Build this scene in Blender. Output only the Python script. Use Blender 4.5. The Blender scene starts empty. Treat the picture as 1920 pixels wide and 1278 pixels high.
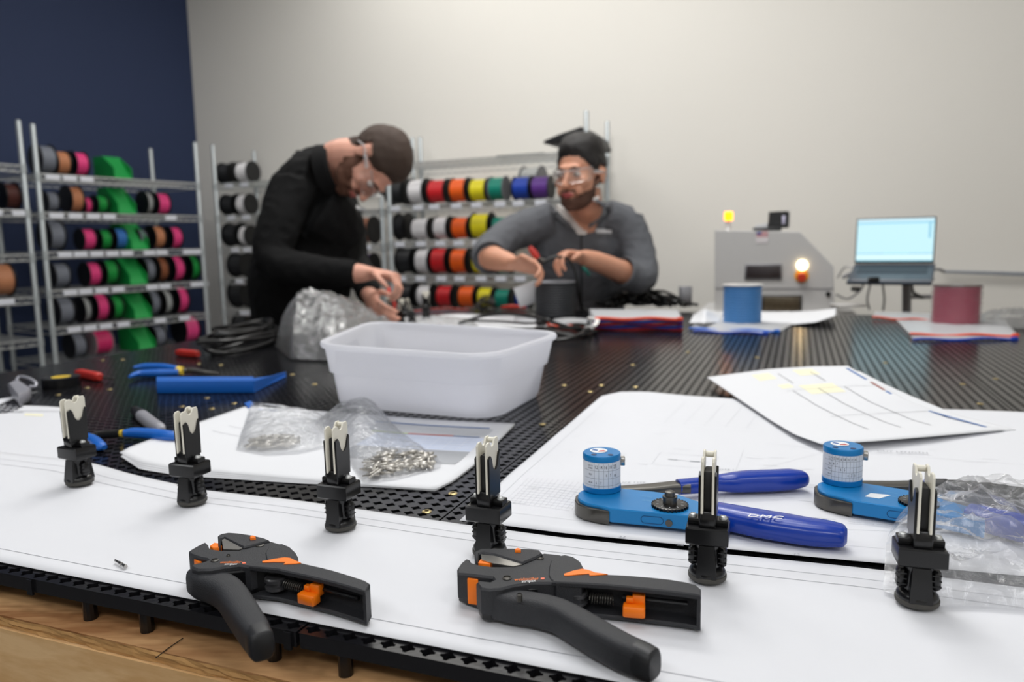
import bpy, bmesh, math, random
from mathutils import Vector, Matrix, noise
random.seed(7)
SC = bpy.context.scene
COL = SC.collection
PI = math.pi
T = 0.90                      # height of the table surface
CAMH = 0.265                  # camera height above the table surface
F, PITCH, ROLL = 1400.0, math.radians(7.5), 0.019

# ---------------------------------------------------------------- camera
cr, sr, cp, sp_ = math.cos(ROLL), math.sin(ROLL), math.cos(PITCH), math.sin(PITCH)
RX = Vector((cr, -sr*sp_, -sr*cp)); UX = Vector((sr, cr*sp_, cr*cp)); FX = Vector((0, cp, -sp_))
CAM = Vector((0, 0, T+CAMH))
cd = bpy.data.cameras.new('camera'); cam = bpy.data.objects.new('camera', cd); COL.objects.link(cam)
m = Matrix((( RX.x, UX.x, -FX.x, 0), (RX.y, UX.y, -FX.y, 0), (RX.z, UX.z, -FX.z, 0), (0, 0, 0, 1)))
cam.matrix_world = Matrix.Translation(CAM) @ m
cd.sensor_width = 23.5; cd.lens = F/1920*23.5; cd.clip_start = .02
cd.dof.use_dof = True; cd.dof.focus_distance = 0.62; cd.dof.aperture_fstop = 3.8
SC.camera = cam

# ---------------------------------------------------------------- light and exposure
SC.view_settings.view_transform = 'Standard'
try: SC.view_settings.look = 'None'
except Exception: pass
SC.view_settings.gamma = 1; SC.view_settings.use_curve_mapping = False
SC.view_settings.exposure = 0.0
w = bpy.data.worlds.new('world'); SC.world = w; w.use_nodes = True
w.node_tree.nodes['Background'].inputs[0].default_value = (.8, .85, .9, 1)
w.node_tree.nodes['Background'].inputs[1].default_value = .3
CEIL = 3.3
def area(x, y, sx, sy, power, col=(1, .98, .95), rot=0):
    l = bpy.data.lights.new('ceiling_light', 'AREA'); l.shape = 'RECTANGLE'; l.size = sx; l.size_y = sy
    l.energy = power; l.color = col
    o = bpy.data.objects.new('ceiling_light', l); COL.objects.link(o)
    o.location = (x, y, CEIL-.04); o.rotation_euler = (0, 0, rot)
    return o
LROT = math.radians(-24)
WARM, COOL = (1, .985, .955), (.975, .985, 1)
for lx, ly, lp_, lc in ((-.6, 4.0, 9.7, WARM), (.2, 3.7, 3.9, WARM), (-1.4, 3.1, 14.1, WARM), (.2, 2.6, 32.3, WARM), (1.8, 2.3, 3, WARM), (0, .6, 11.2, COOL), (-2.6, .2, 16, COOL),
                        (-1.2, -1.4, 21.4, COOL), (.4, -2.2, 22.1, COOL), (1.6, -.8, 10.8, COOL), (.2, 1.5, 14.5, COOL)):
    area(lx, ly, 1.2, .6, lp_, lc, LROT)

# ---------------------------------------------------------------- projection helpers (photograph pixel -> place in the room)
def ray(x, y):
    return FX + RX*((x-960)/F) + UX*((639-y)/F)
def at(x, y, h=0.0):            # point on the horizontal plane h above the table
    d = ray(x, y); t = (h-CAMH)/d.z
    return Vector((d.x*t, d.y*t, T+h))
def P(x, y, d):                 # point at distance d in front of the camera
    r = ray(x, y); return CAM + r*(d/r.y)
A = math.radians(-21)
EU = Vector((math.cos(A), math.sin(A), 0)); EV = Vector((-math.sin(A), math.cos(A), 0))
def W(u, v, h=0.0): return EU*u + EV*v + Vector((0, 0, T+h))
def uv(p): return p.dot(EU), p.dot(EV)

# ---------------------------------------------------------------- materials
def lin(c):
    return tuple(((x/255)/12.92 if x/255 <= .04045 else ((x/255+.055)/1.055)**2.4) for x in c)
MATS = {}
def mat(name, rgb=(128, 128, 128), rough=.5, metal=0, emit=0, var=.06, scale=40, bump=0, bscale=300, coat=0, spec=.5, trans=0):
    if name in MATS: return MATS[name]
    m = bpy.data.materials.new(name); m.use_nodes = True; n = m.node_tree.nodes; l = m.node_tree.links
    b = n['Principled BSDF']; c = lin(rgb)
    b.inputs['Roughness'].default_value = rough; b.inputs['Metallic'].default_value = metal
    b.inputs['Specular IOR Level'].default_value = spec
    if coat: b.inputs['Coat Weight'].default_value = coat
    if trans: b.inputs['Transmission Weight'].default_value = trans
    tc = n.new('ShaderNodeTexCoord'); nz = n.new('ShaderNodeTexNoise'); nz.inputs['Scale'].default_value = scale
    nz.inputs['Detail'].default_value = 3
    l.new(tc.outputs['Object'], nz.inputs['Vector'])
    mx = n.new('ShaderNodeMix'); mx.data_type = 'RGBA'
    mx.inputs[6].default_value = (*[v*(1-var) for v in c], 1); mx.inputs[7].default_value = (*[min(1, v*(1+var)) for v in c], 1)
    l.new(nz.outputs[0], mx.inputs[0]); l.new(mx.outputs[2], b.inputs['Base Color'])
    if bump:
        n2 = n.new('ShaderNodeTexNoise'); n2.inputs['Scale'].default_value = bscale; n2.inputs['Detail'].default_value = 4
        l.new(tc.outputs['Object'], n2.inputs['Vector'])
        bp = n.new('ShaderNodeBump'); bp.inputs['Strength'].default_value = bump; bp.inputs['Distance'].default_value = .001
        l.new(n2.outputs[0], bp.inputs['Height']); l.new(bp.outputs[0], b.inputs['Normal'])
    if emit:
        b.inputs['Emission Color'].default_value = (*c, 1); b.inputs['Emission Strength'].default_value = emit
    MATS[name] = m; return m
def film_mat(name, rgb=(255, 255, 255), white=.12, gloss=.35, rough=.09, bump=.9, bscale=45):
    m = bpy.data.materials.new(name); m.use_nodes = True; n = m.node_tree.nodes; l = m.node_tree.links
    n.remove(n['Principled BSDF']); out = n['Material Output']
    tr = n.new('ShaderNodeBsdfTransparent'); tr.inputs[0].default_value = (*lin(rgb), 1)
    df = n.new('ShaderNodeBsdfTranslucent'); df.inputs[0].default_value = (.93, .94, .96, 1)
    df2 = n.new('ShaderNodeBsdfDiffuse'); df2.inputs[0].default_value = (.93, .94, .96, 1); dm = n.new('ShaderNodeMixShader')
    gl = n.new('ShaderNodeBsdfGlossy'); gl.inputs['Roughness'].default_value = rough
    tc = n.new('ShaderNodeTexCoord'); nz = n.new('ShaderNodeTexNoise'); nz.inputs['Scale'].default_value = bscale; nz.inputs['Detail'].default_value = 5
    nz.inputs['Distortion'].default_value = 1.5
    l.new(tc.outputs['Object'], nz.inputs['Vector'])
    bp = n.new('ShaderNodeBump'); bp.inputs['Strength'].default_value = bump; bp.inputs['Distance'].default_value = .004
    l.new(nz.outputs[0], bp.inputs['Height'])
    l.new(bp.outputs[0], gl.inputs['Normal']); l.new(bp.outputs[0], df2.inputs['Normal'])
    fr = n.new('ShaderNodeFresnel'); fr.inputs[0].default_value = 1.5
    ml = n.new('ShaderNodeMath'); ml.operation = 'MULTIPLY_ADD'; ml.inputs[1].default_value = .4; ml.inputs[2].default_value = gloss*.07
    ml.use_clamp = True
    l.new(fr.outputs[0], ml.inputs[0])
    m1 = n.new('ShaderNodeMixShader'); m1.inputs[0].default_value = white
    l.new(df.outputs[0], dm.inputs[1]); l.new(df2.outputs[0], dm.inputs[2]); l.new(tr.outputs[0], m1.inputs[1]); l.new(dm.outputs[0], m1.inputs[2])
    m2 = n.new('ShaderNodeMixShader'); l.new(ml.outputs[0], m2.inputs[0]); l.new(m1.outputs[0], m2.inputs[1]); l.new(gl.outputs[0], m2.inputs[2])
    l.new(m2.outputs[0], out.inputs[0]); MATS[name] = m; return m
def wood_mat(name, c1, c2, scale=3, stretch=(1, 12, 12), rough=.7, rot=0):
    m = bpy.data.materials.new(name); m.use_nodes = True; n = m.node_tree.nodes; l = m.node_tree.links; b = n['Principled BSDF']
    tc = n.new('ShaderNodeTexCoord'); mp = n.new('ShaderNodeMapping'); mp.inputs['Scale'].default_value = stretch; mp.inputs['Rotation'].default_value = (0, 0, rot)
    nz = n.new('ShaderNodeTexNoise'); nz.inputs['Scale'].default_value = scale; nz.inputs['Detail'].default_value = 6; nz.inputs['Distortion'].default_value = 1.2
    wv = n.new('ShaderNodeTexNoise'); wv.inputs['Scale'].default_value = scale*9; wv.inputs['Detail'].default_value = 3
    l.new(tc.outputs['Object'], mp.inputs[0]); l.new(mp.outputs[0], nz.inputs[0]); l.new(mp.outputs[0], wv.inputs[0])
    ad = n.new('ShaderNodeMath'); ad.operation = 'MULTIPLY_ADD'; ad.inputs[1].default_value = .35; l.new(wv.outputs[0], ad.inputs[0]); l.new(nz.outputs[0], ad.inputs[2])
    rp = n.new('ShaderNodeValToRGB'); rp.color_ramp.elements[0].position = .52; rp.color_ramp.elements[1].position = .82
    rp.color_ramp.elements[0].color = (*lin(c1), 1); rp.color_ramp.elements[1].color = (*lin(c2), 1)
    l.new(ad.outputs[0], rp.inputs[0]); l.new(rp.outputs[0], b.inputs['Base Color']); b.inputs['Roughness'].default_value = rough
    bp = n.new('ShaderNodeBump'); bp.inputs['Strength'].default_value = .4; bp.inputs['Distance'].default_value = .001
    l.new(ad.outputs[0], bp.inputs['Height']); l.new(bp.outputs[0], b.inputs['Normal']); MATS[name] = m; return m

BLK = mat('black_plastic', (14, 14, 16), .28, var=.1)
BLK_MATTE = mat('black_textured_plastic', (40, 41, 45), .55, bump=.5, bscale=1500, var=.15, scale=300)
BOARD = mat('black_board_plastic', (24, 24, 27), .2, var=.12, scale=15, bump=.1, bscale=200)
RUBBER = mat('grey_rubber', (70, 68, 64), .7)
WHITEP = mat('cream_plastic', (236, 232, 218), .4, var=.03)
PAPER = mat('white_paper', (222, 223, 227), .85, var=.012, scale=6, spec=.2)
PAPER2 = mat('white_bond_paper', (226, 227, 230), .85, var=.01, scale=6, spec=.2)
INK = mat('grey_ink', (150, 152, 158), .9, var=.15, spec=.1)
INKL = mat('pale_ink', (205, 207, 211), .9, var=.05, spec=.1)
INKD = mat('dark_ink', (70, 72, 80), .9, var=.1, spec=.1)
INKB = mat('blue_ink', (70, 110, 170), .8); INKR = mat('red_ink', (214, 130, 130), .8); INKY = mat('yellow_ink', (240, 236, 206), .8); INKG = mat('green_ink', (206, 222, 168), .8)
INKW = mat('white_ink', (240, 240, 240), .5)
ORANGE = mat('orange_plastic', (252, 124, 0), .5, var=.04)
STEEL = mat('brushed_steel', (178, 176, 172), .28, 1, var=.1, scale=200)
CHROME = mat('chrome_wire', (205, 207, 206), .35, .55, var=.05)
DKSTEEL = mat('dark_steel', (92, 90, 86), .35, .8)
BRASS = mat('brass', (196, 176, 124), .3, .9)
ANOD = mat('blue_anodised', (8, 124, 190), .32, .15, var=.04)
DIP = mat('blue_vinyl_grip', (2, 54, 160), .27, var=.05, coat=.12)
BINP = mat('white_bin_plastic', (240, 240, 243), .38, var=.012)
def add_translucency(m, col, f):
    n = m.node_tree.nodes; l = m.node_tree.links; t_ = n.new('ShaderNodeBsdfTranslucent'); t_.inputs[0].default_value = (*lin(col), 1); mx = n.new('ShaderNodeMixShader'); mx.inputs[0].default_value = f
    l.new(n['Principled BSDF'].outputs[0], mx.inputs[1]); l.new(t_.outputs[0], mx.inputs[2]); l.new(mx.outputs[0], n['Material Output'].inputs[0])
add_translucency(BINP, (246, 247, 252), .5)
BLUEP = mat('blue_plastic', (18, 98, 190), .4, var=.05)
REDP = mat('red_plastic', (186, 48, 40), .4, var=.08)
FILM = film_mat('clear_film', white=.13)
FILM2 = film_mat('clear_film_heavy', white=.13, gloss=1.3)
CLEARP = film_mat('clear_lens', white=.03, gloss=.4, bump=0)

# ---------------------------------------------------------------- mesh builder
class MB:
    def __init__(s, M=None): s.v = []; s.f = []; s.M = M or Matrix.Identity(4)
    def add(s, vs, fs, M=None):
        k = len(s.v); mm = s.M @ M if M is not None else s.M
        s.v += [mm @ Vector(p) for p in vs]; s.f += [[i+k for i in f] for f in fs]; return s
    def box(s, c, d, M=None, bev=0):
        x, y, z = d[0]/2, d[1]/2, d[2]/2
        if bev:
            b = min(bev, x*.9, y*.9, z*.9); vs = []; 
            ring = [(x-b, y), (x, y-b), (x, -y+b), (x-b, -y), (-x+b, -y), (-x, -y+b), (-x, y-b), (-x+b, y)]
            r2 = [(math.copysign(abs(a)-b*.7, a), math.copysign(abs(q)-b*.7, q)) for a, q in ring]
            for zz, rr in ((-z, r2), (-z+b, ring), (z-b, ring), (z, r2)): vs += [(c[0]+a, c[1]+q, c[2]+zz) for a, q in rr]
            fs = [list(range(8)), list(range(31, 23, -1))]
            for k in range(3):
                for i in range(8): j = (i+1) % 8; fs.append([k*8+i, k*8+8+i, k*8+8+j, k*8+j])
            return s.add(vs, fs, M)
        vs = [(c[0]+a*x, c[1]+b*y, c[2]+e*z) for e in (-1, 1) for b in (-1, 1) for a in (-1, 1)]
        return s.add(vs, [(0, 2, 3, 1), (4, 5, 7, 6), (0, 1, 5, 4), (2, 6, 7, 3), (0, 4, 6, 2), (1, 3, 7, 5)], M)
    def prism(s, pts, z0, z1, bev=0, M=None):     # pts: xy pairs or Vectors
        p = [(q[0], q[1]) for q in pts]
        ar = sum(p[i][0]*p[(i+1) % len(p)][1]-p[(i+1) % len(p)][0]*p[i][1] for i in range(len(p)))
        if ar < 0: p.reverse()
        n = len(p); rings = [(z0, p)]
        if bev:
            ins = []
            for i in range(n):
                a = Vector(p[i-1]); b = Vector(p[i]); c = Vector(p[(i+1) % n])
                d1 = (b-a).normalized(); d2 = (c-b).normalized(); nn = Vector((-d1.y-d2.y, d1.x+d2.x))
                if nn.length < 1e-6: nn = Vector((-d1.y, d1.x))
                nn.normalize(); ins.append(tuple(b+nn*bev))
            rings = [(z0, ins), (z0+bev, p), (z1-bev, p), (z1, ins)]
        else: rings = [(z0, p), (z1, p)]
        vs = [(a, b, z) for z, r in rings for a, b in r]; m_ = len(rings)
        fs = [list(range(n-1, -1, -1)), [(m_-1)*n+i for i in range(n)]]
        for k in range(m_-1):
            for i in range(n): j = (i+1) % n; fs.append([k*n+i, k*n+j, k*n+n+j, k*n+n+i])
        return s.add(vs, fs, M)
    def lathe(s, prof, n=24, M=None, caps=True):   # prof: (r, z)
        vs = []; fs = []
        for r, z in prof: vs += [(r*math.cos(2*PI*i/n), r*math.sin(2*PI*i/n), z) for i in range(n)]
        for k in range(len(prof)-1):
            for i in range(n): j = (i+1) % n; fs.append([k*n+i, k*n+j, k*n+n+j, k*n+n+i])
        if caps: fs += [list(range(n-1, -1, -1)), [(len(prof)-1)*n+i for i in range(n)]]
        return s.add(vs, fs, M)
    def cyl(s, a, b, r, r2=None, n=12):
        return s.tube([a, b], [r, r if r2 is None else r2], n)
    def tube(s, path, rad, n=10, up=None, power=2.0, closed=False, M=None):
        pts = [Vector(p) for p in path]; k = len(pts)
        if not isinstance(rad, (list, tuple)) or (isinstance(rad, tuple) and len(rad) == 2 and k != 2): rad = [rad]*k
        vs = []; fs = []; prev = None
        for i, p in enumerate(pts):
            if closed: t = pts[(i+1) % k]-pts[i-1]
            else: t = pts[min(i+1, k-1)]-pts[max(i-1, 0)]
            if t.length < 1e-9: t = Vector((0, 0, 1))
            t.normalize()
            if up is not None: a = t.cross(Vector(up))
            elif prev is None: a = t.cross(Vector((0, 0, 1)) if abs(t.z) < .9 else Vector((1, 0, 0)))
            else: a = prev - t*prev.dot(t)
            if a.length < 1e-6: a = t.orthogonal()
            a.normalize(); prev = a; b = a.cross(t)
            if b.dot(Vector((0, 0, 1))) < 0 and up is not None: b = -b
            r = rad[i]; ra, rb = r if isinstance(r, (tuple, list)) else (r, r)
            for j in range(n):
                th = 2*PI*(j+.5)/n; c_, s_ = math.cos(th), math.sin(th)
                ex = 2/power
                c2 = math.copysign(abs(c_)**ex, c_); s2 = math.copysign(abs(s_)**ex, s_)
                vs.append(p+a*ra*c2+b*rb*s2)
        for i in range(k if closed else k-1):
            for j in range(n):
                q = (j+1) % n; i2 = (i+1) % k; fs.append([i*n+j, i*n+q, i2*n+q, i2*n+j])
        if not closed: fs += [list(range(n-1, -1, -1)), [(k-1)*n+j for j in range(n)]]
        return s.add(vs, fs, M)
    def ell(s, c, r, n=16, M=None, rot=None):
        if not isinstance(r, (tuple, list)): r = (r, r, r)
        R = rot if rot is not None else Matrix.Identity(3)
        vs = [Vector((0, 0, -1))]; m_ = n//2
        for i in range(1, m_):
            ph = PI*i/m_-PI/2
            vs += [Vector((math.cos(ph)*math.cos(2*PI*j/n), math.cos(ph)*math.sin(2*PI*j/n), math.sin(ph))) for j in range(n)]
        vs.append(Vector((0, 0, 1))); L = len(vs)-1
        vs = [Vector(c)+R @ Vector((q.x*r[0], q.y*r[1], q.z*r[2])) for q in vs]; fs = []
        for j in range(n):
            q = (j+1) % n; fs.append([0, 1+q, 1+j]); fs.append([L, L-n+j, L-n+q])
            for i in range(m_-2): fs.append([1+i*n+j, 1+i*n+q, 1+(i+1)*n+q, 1+(i+1)*n+j])
        return s.add(vs, fs, M)
    def rings(s, rr, cap0=True, cap1=True):
        n = len(rr[0]); vs = [p for r in rr for p in r]; fs = []
        for k in range(len(rr)-1):
            for i in range(n): j = (i+1) % n; fs.append([k*n+i, k*n+j, k*n+n+j, k*n+n+i])
        if cap0: fs.append(list(range(n-1, -1, -1)))
        if cap1: fs.append([(len(rr)-1)*n+i for i in range(n)])
        return s.add(vs, fs)
    def grid(s, fn, nu, nv):
        vs = [fn(i/nu, j/nv) for j in range(nv+1) for i in range(nu+1)]
        fs = [[j*(nu+1)+i, j*(nu+1)+i+1, (j+1)*(nu+1)+i+1, (j+1)*(nu+1)+i] for j in range(nv) for i in range(nu)]
        return s.add(vs, fs)
    def mesh(s, name):
        me = bpy.data.meshes.new(name); me.from_pydata([tuple(v) for v in s.v], [], s.f); me.validate()
        b = bmesh.new(); b.from_mesh(me); bmesh.ops.recalc_face_normals(b, faces=b.faces); b.to_mesh(me); b.free()
        return me
    def build(s, name, m, parent=None, smooth=True, angle=40, world=False, solid=0):
        if world and parent is not None:
            inv = parent.matrix_basis.inverted() if parent.parent is None else (parent.parent.matrix_basis @ parent.matrix_basis).inverted()
            s.v = [inv @ Vector(v) for v in s.v]
        return link(name, s.mesh(name), m, parent, smooth, angle, solid)
def link(name, me, m, parent=None, smooth=True, angle=40, solid=0):
    o = bpy.data.objects.new(name, me); COL.objects.link(o); o.parent = parent
    if not me.materials: me.materials.append(m)
    if smooth:
        me.polygons.foreach_set('use_smooth', [True]*len(me.polygons))
        if angle: me.set_sharp_from_angle(angle=math.radians(angle))
    if solid:
        md = o.modifiers.new('solid', 'SOLIDIFY'); md.thickness = solid; md.offset = 0
    return o
def tag(o, label=None, cat=None, group=None, kind=None):
    if label: o['label'] = label
    if cat: o['category'] = cat
    if group: o['group'] = group
    if kind: o['kind'] = kind
    return o
def thing(name, label, cat, loc=(0, 0, 0), rz=0, group=None):
    o = bpy.data.objects.new(name, None); COL.objects.link(o); o.empty_display_size = .02
    M_ = Matrix.Translation(Vector(loc)) @ Matrix.Rotation(rz, 4, 'Z'); o.matrix_basis = M_
    return tag(o, label, cat, group)
def dup(root, loc=None, rz=None, label=None, group=None, M=None):
    r = root.copy(); COL.objects.link(r)
    if M is not None: r.matrix_basis = M
    else:
        r.location = loc; r.rotation_euler = (0, 0, rz)
    if label: r['label'] = label
    if group: r['group'] = group
    for ch in list(root.children):
        c = ch.copy(); COL.objects.link(c); c.parent = r
        for g in list(ch.children):
            d = g.copy(); COL.objects.link(d); d.parent = c
    return r
def struct(name, mb, m, **k):
    o = mb.build(name, m, **k); o['kind'] = 'structure'; return o
def remesh(mb, voxel, it=6, fac=.5):
    me = mb.mesh('tmp'); o = bpy.data.objects.new('tmp', me); COL.objects.link(o)
    r = o.modifiers.new('r', 'REMESH'); r.mode = 'VOXEL'; r.voxel_size = voxel
    if it: q = o.modifiers.new('s', 'SMOOTH'); q.iterations = it; q.factor = fac
    dg = bpy.context.evaluated_depsgraph_get(); dg.update()
    out = bpy.data.meshes.new_from_object(o.evaluated_get(dg)); bpy.data.objects.remove(o); bpy.data.meshes.remove(me)
    return out
def text_mesh(s, size, extrude=0):
    c = bpy.data.curves.new('t', 'FONT'); c.body = s; c.size = size; c.extrude = extrude; c.resolution_u = 2
    o = bpy.data.objects.new('t', c); COL.objects.link(o); dg = bpy.context.evaluated_depsgraph_get(); dg.update()
    me = bpy.data.meshes.new_from_object(o.evaluated_get(dg)); bpy.data.objects.remove(o)
    vs = [v.co.copy() for v in me.vertices]; fs = [list(p.vertices) for p in me.polygons]; bpy.data.meshes.remove(me)
    return vs, fs
def text_on(mb, s, p0, p1, upv, hscale=1.0):    # text stretched from p0 to p1
    vs, fs = text_mesh(s, 1.0); xs = [v.x for v in vs]; x0, x1 = min(xs), max(xs)
    d = (p1-p0); L = d.length; k = L/(x1-x0)
    mb.add([p0+d*((v.x-x0)/(x1-x0))+upv*(v.y*k*hscale) for v in vs], fs)
def rquad(c, r, n=5):              # rounded quad ring from four corners (Vectors), in order
    out = []
    for i in range(4):
        a, b, d = c[i-1], c[i], c[(i+1) % 4]
        p = b+(a-b).normalized()*r; q = b+(d-b).normalized()*r
        for k in range(n+1):
            t = k/n; out.append(p*(1-t)**2+b*2*t*(1-t)+q*t*t)
    return out
def resample(pts, n):
    L = [0]
    for i in range(1, len(pts)): L.append(L[-1]+(pts[i]-pts[i-1]).length)
    out = []
    for k in range(n+1):
        s = L[-1]*k/n; i = 1
        while i < len(pts)-1 and L[i] < s: i += 1
        t = (s-L[i-1])/max(1e-9, L[i]-L[i-1]); out.append(pts[i-1].lerp(pts[i], t))
    return out
def smooth_path(pts, n=6):         # Catmull-Rom
    P_ = [Vector(p) for p in pts]; out = []
    for i in range(len(P_)-1):
        a = P_[i-1] if i else P_[0]*2-P_[1]; b = P_[i]; c = P_[i+1]; d = P_[i+2] if i+2 < len(P_) else P_[-1]*2-P_[-2]
        for k in range(n):
            t = k/n; out.append(.5*((2*b)+(c-a)*t+(2*a-5*b+4*c-d)*t*t+(3*b-a-3*c+d)*t**3))
    out.append(P_[-1]); return out
class Patch:                       # Coons patch between four edge lines lying on the table
    def __init__(s, bot, top, left, right, hf=None, amp=.0006, seed=0, n=40):
        c = lambda q: resample([at(*p) if len(p) == 2 else at(*p) for p in q], n)
        s.b, s.t, s.l, s.r, s.n = c(bot), c(top), c(left), c(right), n; s.hf = hf; s.amp = amp; s.seed = seed
    def g(s, arr, t):
        x = max(0, min(1, t))*s.n; i = min(int(x), s.n-1); return arr[i].lerp(arr[i+1], x-i)
    def __call__(s, a, b, off=0):
        p = s.g(s.b, a)*(1-b)+s.g(s.t, a)*b+s.g(s.l, b)*(1-a)+s.g(s.r, b)*a
        p -= s.b[0]*(1-a)*(1-b)+s.b[-1]*a*(1-b)+s.t[0]*(1-a)*b+s.t[-1]*a*b
        h = (s.hf(a, b) if s.hf else 0)
        nz = noise.noise(Vector((p.x*9+s.seed, p.y*9, 0)))*.5+.5
        return Vector((p.x, p.y, p.z+h+nz*s.amp+off))
    def strip(s, mb, a0, b0, a1, b1, off=.0004, nu=8, nv=4):
        mb.grid(lambda x, y: s(a0+(a1-a0)*x, b0+(b1-b0)*y, off), nu, nv)
# ================================================================ room
C0 = Vector((-2.2, 5.42)); DL = Vector((math.sin(math.radians(31)), math.cos(math.radians(31)))); DB = Vector((math.cos(math.radians(24.5)), -math.sin(math.radians(24.5))))
C1 = C0+DB*7.0; C3 = C0-DL*8.2; C2 = C1-DL*8.0
NAVY = mat('navy_wall_paint', (40, 54, 88), .75, var=.03, scale=3, bump=.1, bscale=120)
OFFW = mat('off_white_wall_paint', (240, 237, 230), .8, var=.012, scale=2, bump=.1, bscale=120)
CEILM = mat('white_ceiling_tile', (235, 235, 232), .9, var=.02)
CONC = mat('grey_concrete', (88, 88, 90), .55, var=.15, scale=5)
def wall(name, a, b, m, th=.12):
    d = (b-a).normalized(); n = Vector((d.y, -d.x))
    cen = (C0+C1+C2+C3)/4
    if (cen-a).dot(n) > 0: n = -n
    mb = MB(); mb.prism([a-d*th, b+d*th, b+d*th+n*th, a-d*th+n*th], 0, CEIL); return struct(name, mb, m, smooth=False)
wall('wall_left', C3, C0, NAVY); wall('wall_back', C0, C1, OFFW); wall('wall_right', C1, C2, OFFW); wall('wall_rear', C2, C3, OFFW)
struct('floor', MB().prism([C0, C1, C2, C3], -.1, 0), CONC, smooth=False)
struct('ceiling', MB().prism([C0, C1, C2, C3], CEIL, CEIL+.1), CEILM, smooth=False)

# ================================================================ assembly table
tb = thing('assembly_table', 'large assembly table topped with black perforated plastic grid panels on plywood', 'table', (0, 0, 0))
UL, UR, VF, VB = -1.568-.0745, 1.562, .400, 2.784
PITCHH = .0149; TH = .0115
def hole_board(nu, nv):
    mb = MB(); p = PITCHH; vs = []; fs = []
    for j in range(nv):
        for i in range(nu):
            x0, y0 = i*p, j*p; cx, cy = x0+p/2, y0+p/2; k = len(vs)
            ring = []
            for q in range(4):
                b = q*90
                for aa, rr in ((-13, .0058), (13, .0058), (28, .0042), (62, .0042)):
                    th = math.radians(b+aa); ring.append((cx+rr*math.cos(th), cy+rr*.92*math.sin(th)))
            vs += [(x, y, 0) for x, y in ring]+[(x, y, -TH) for x, y in ring]
            vs += [(x0+p, y0, 0), (x0+p, y0+p, 0), (x0, y0+p, 0), (x0, y0, 0)]      # corners 32..35: -45, 45, 135, 225
            vs += [(x0+p, y0, -TH), (x0+p, y0+p, -TH), (x0, y0+p, -TH), (x0, y0, -TH)]
            for q in range(4):
                a = q*4; c1 = 32+q; c2 = 32+(q+1) % 4          # corner before and after the lobe
                fs.append([k+c1, k+c2, k+a+1, k+a]); fs.append([k+c2, k+a+2, k+a+1]); fs.append([k+c2, k+a+3, k+a+2]); fs.append([k+c2, k+(a+4) % 16, k+a+3])
            for a in range(16): fs.append([k+a, k+(a+1) % 16, k+16+(a+1) % 16, k+16+a])
    X, Y = nu*p, nv*p; k = len(vs); g = .0006
    b = [(g, g), (X-g, g), (X-g, Y-g), (g, Y-g)]
    vs += [(x, y, 0) for x, y in b]+[(x, y, -TH) for x, y in b]
    for i in range(4): j = (i+1) % 4; fs.append([k+i, k+j, k+4+j, k+4+i])
    me = bpy.data.meshes.new('grid_panel'); me.from_pydata(vs, [], fs); me.materials.append(BOARD); me.update(); return me
def put_board(me, u, v):
    o = bpy.data.objects.new('grid_panel', me); COL.objects.link(o); o.parent = tb
    o.location = W(u, v); o.rotation_euler = (random.uniform(-.0006, .0006), random.uniform(-.0006, .0006), A); o.scale = (.997, .997, 1); return o
me_big = hole_board(42, 40); me_nar = hole_board(5, 40)
boards = []
for r in range(4):
    v = VF+r*.596
    boards.append(put_board(me_nar, UL, v))
    for c in range(5): boards.append(put_board(me_big, -1.568+c*.6258, v))
# feet of the panels, only the front row shows
foot = MB(); foot.lathe([(.0052, 0), (.0052, .0175)], 12)
fme = foot.mesh('panel_foot'); fme.materials.append(BLK)
for i, u in enumerate([-.705+x*.1805/1 for x in range(-5, 13)]+[-.645+x*.1805 for x in range(-5, 13)]):
    for v in (.4075, .445):
        o = bpy.data.objects.new('panel_foot', fme); COL.objects.link(o); o.parent = tb; o.location = W(u+(.045 if v > .43 else 0), v, -.0285)
rail = MB()
for u in (-.835, -.58, -.325, -.07, .185, .44):
    rail = MB(); rail.add([W(a, b, c) for c in (-.0135, -.0005) for b in (.3985, .4005) for a in (u-.003, u+.003)], [(0, 2, 3, 1), (4, 5, 7, 6), (0, 1, 5, 4), (2, 6, 7, 3), (0, 4, 6, 2), (1, 3, 7, 5)]); rail.build('edge_clip', BOARD, tb)
PLY = wood_mat('plywood_face', (206, 160, 110), (150, 102, 60), 2.0, (1.5, 9, 9), rot=-A)
LUM = wood_mat('pine_board', (230, 192, 142), (212, 168, 114), 2.0, (1, 8, 14), rot=-A)
def ubox(mb, u0, u1, v0, v1, h0, h1):
    return mb.add([W(a, b, c) for c in (h0, h1) for b in (v0, v1) for a in (u0, u1)], [(0, 2, 3, 1), (4, 5, 7, 6), (0, 1, 5, 4), (2, 6, 7, 3), (0, 4, 6, 2), (1, 3, 7, 5)])
ubox(MB(), UL-.01, UR+.01, .3875, VB+.01, -.0375, -.0286).build('plywood_top', PLY, tb, smooth=False)
mb = MB()       # rough front edge of the plywood
mb.grid(lambda a, b: W(UL+(UR-UL)*a, (.3870)-.0022*noise.noise(Vector((a*160, b*3, 0)))-.001, -.0286-.0088*b), 400, 4)
mb.build('plywood_edge', mat('plywood_edge_ply', (186, 142, 88), .8, var=.25, scale=90), tb, smooth=False)
ubox(MB(), UL-.01, UR+.01, .3835, .415, -.20, -.0377).build('front_board', LUM, tb, smooth=False)
ubox(MB(), UL-.01, UR+.01, VB-.04, VB, -.18, -.0377).build('back_board', LUM, tb, smooth=False)
for u in (UL+.05, UR-.08):
    for v in (.42, VB-.14):
        mb = MB(); ubox(mb, u, u+.09, v, v+.09, -T, -.0377); mb.build('leg', LUM, tb, smooth=False)
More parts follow.
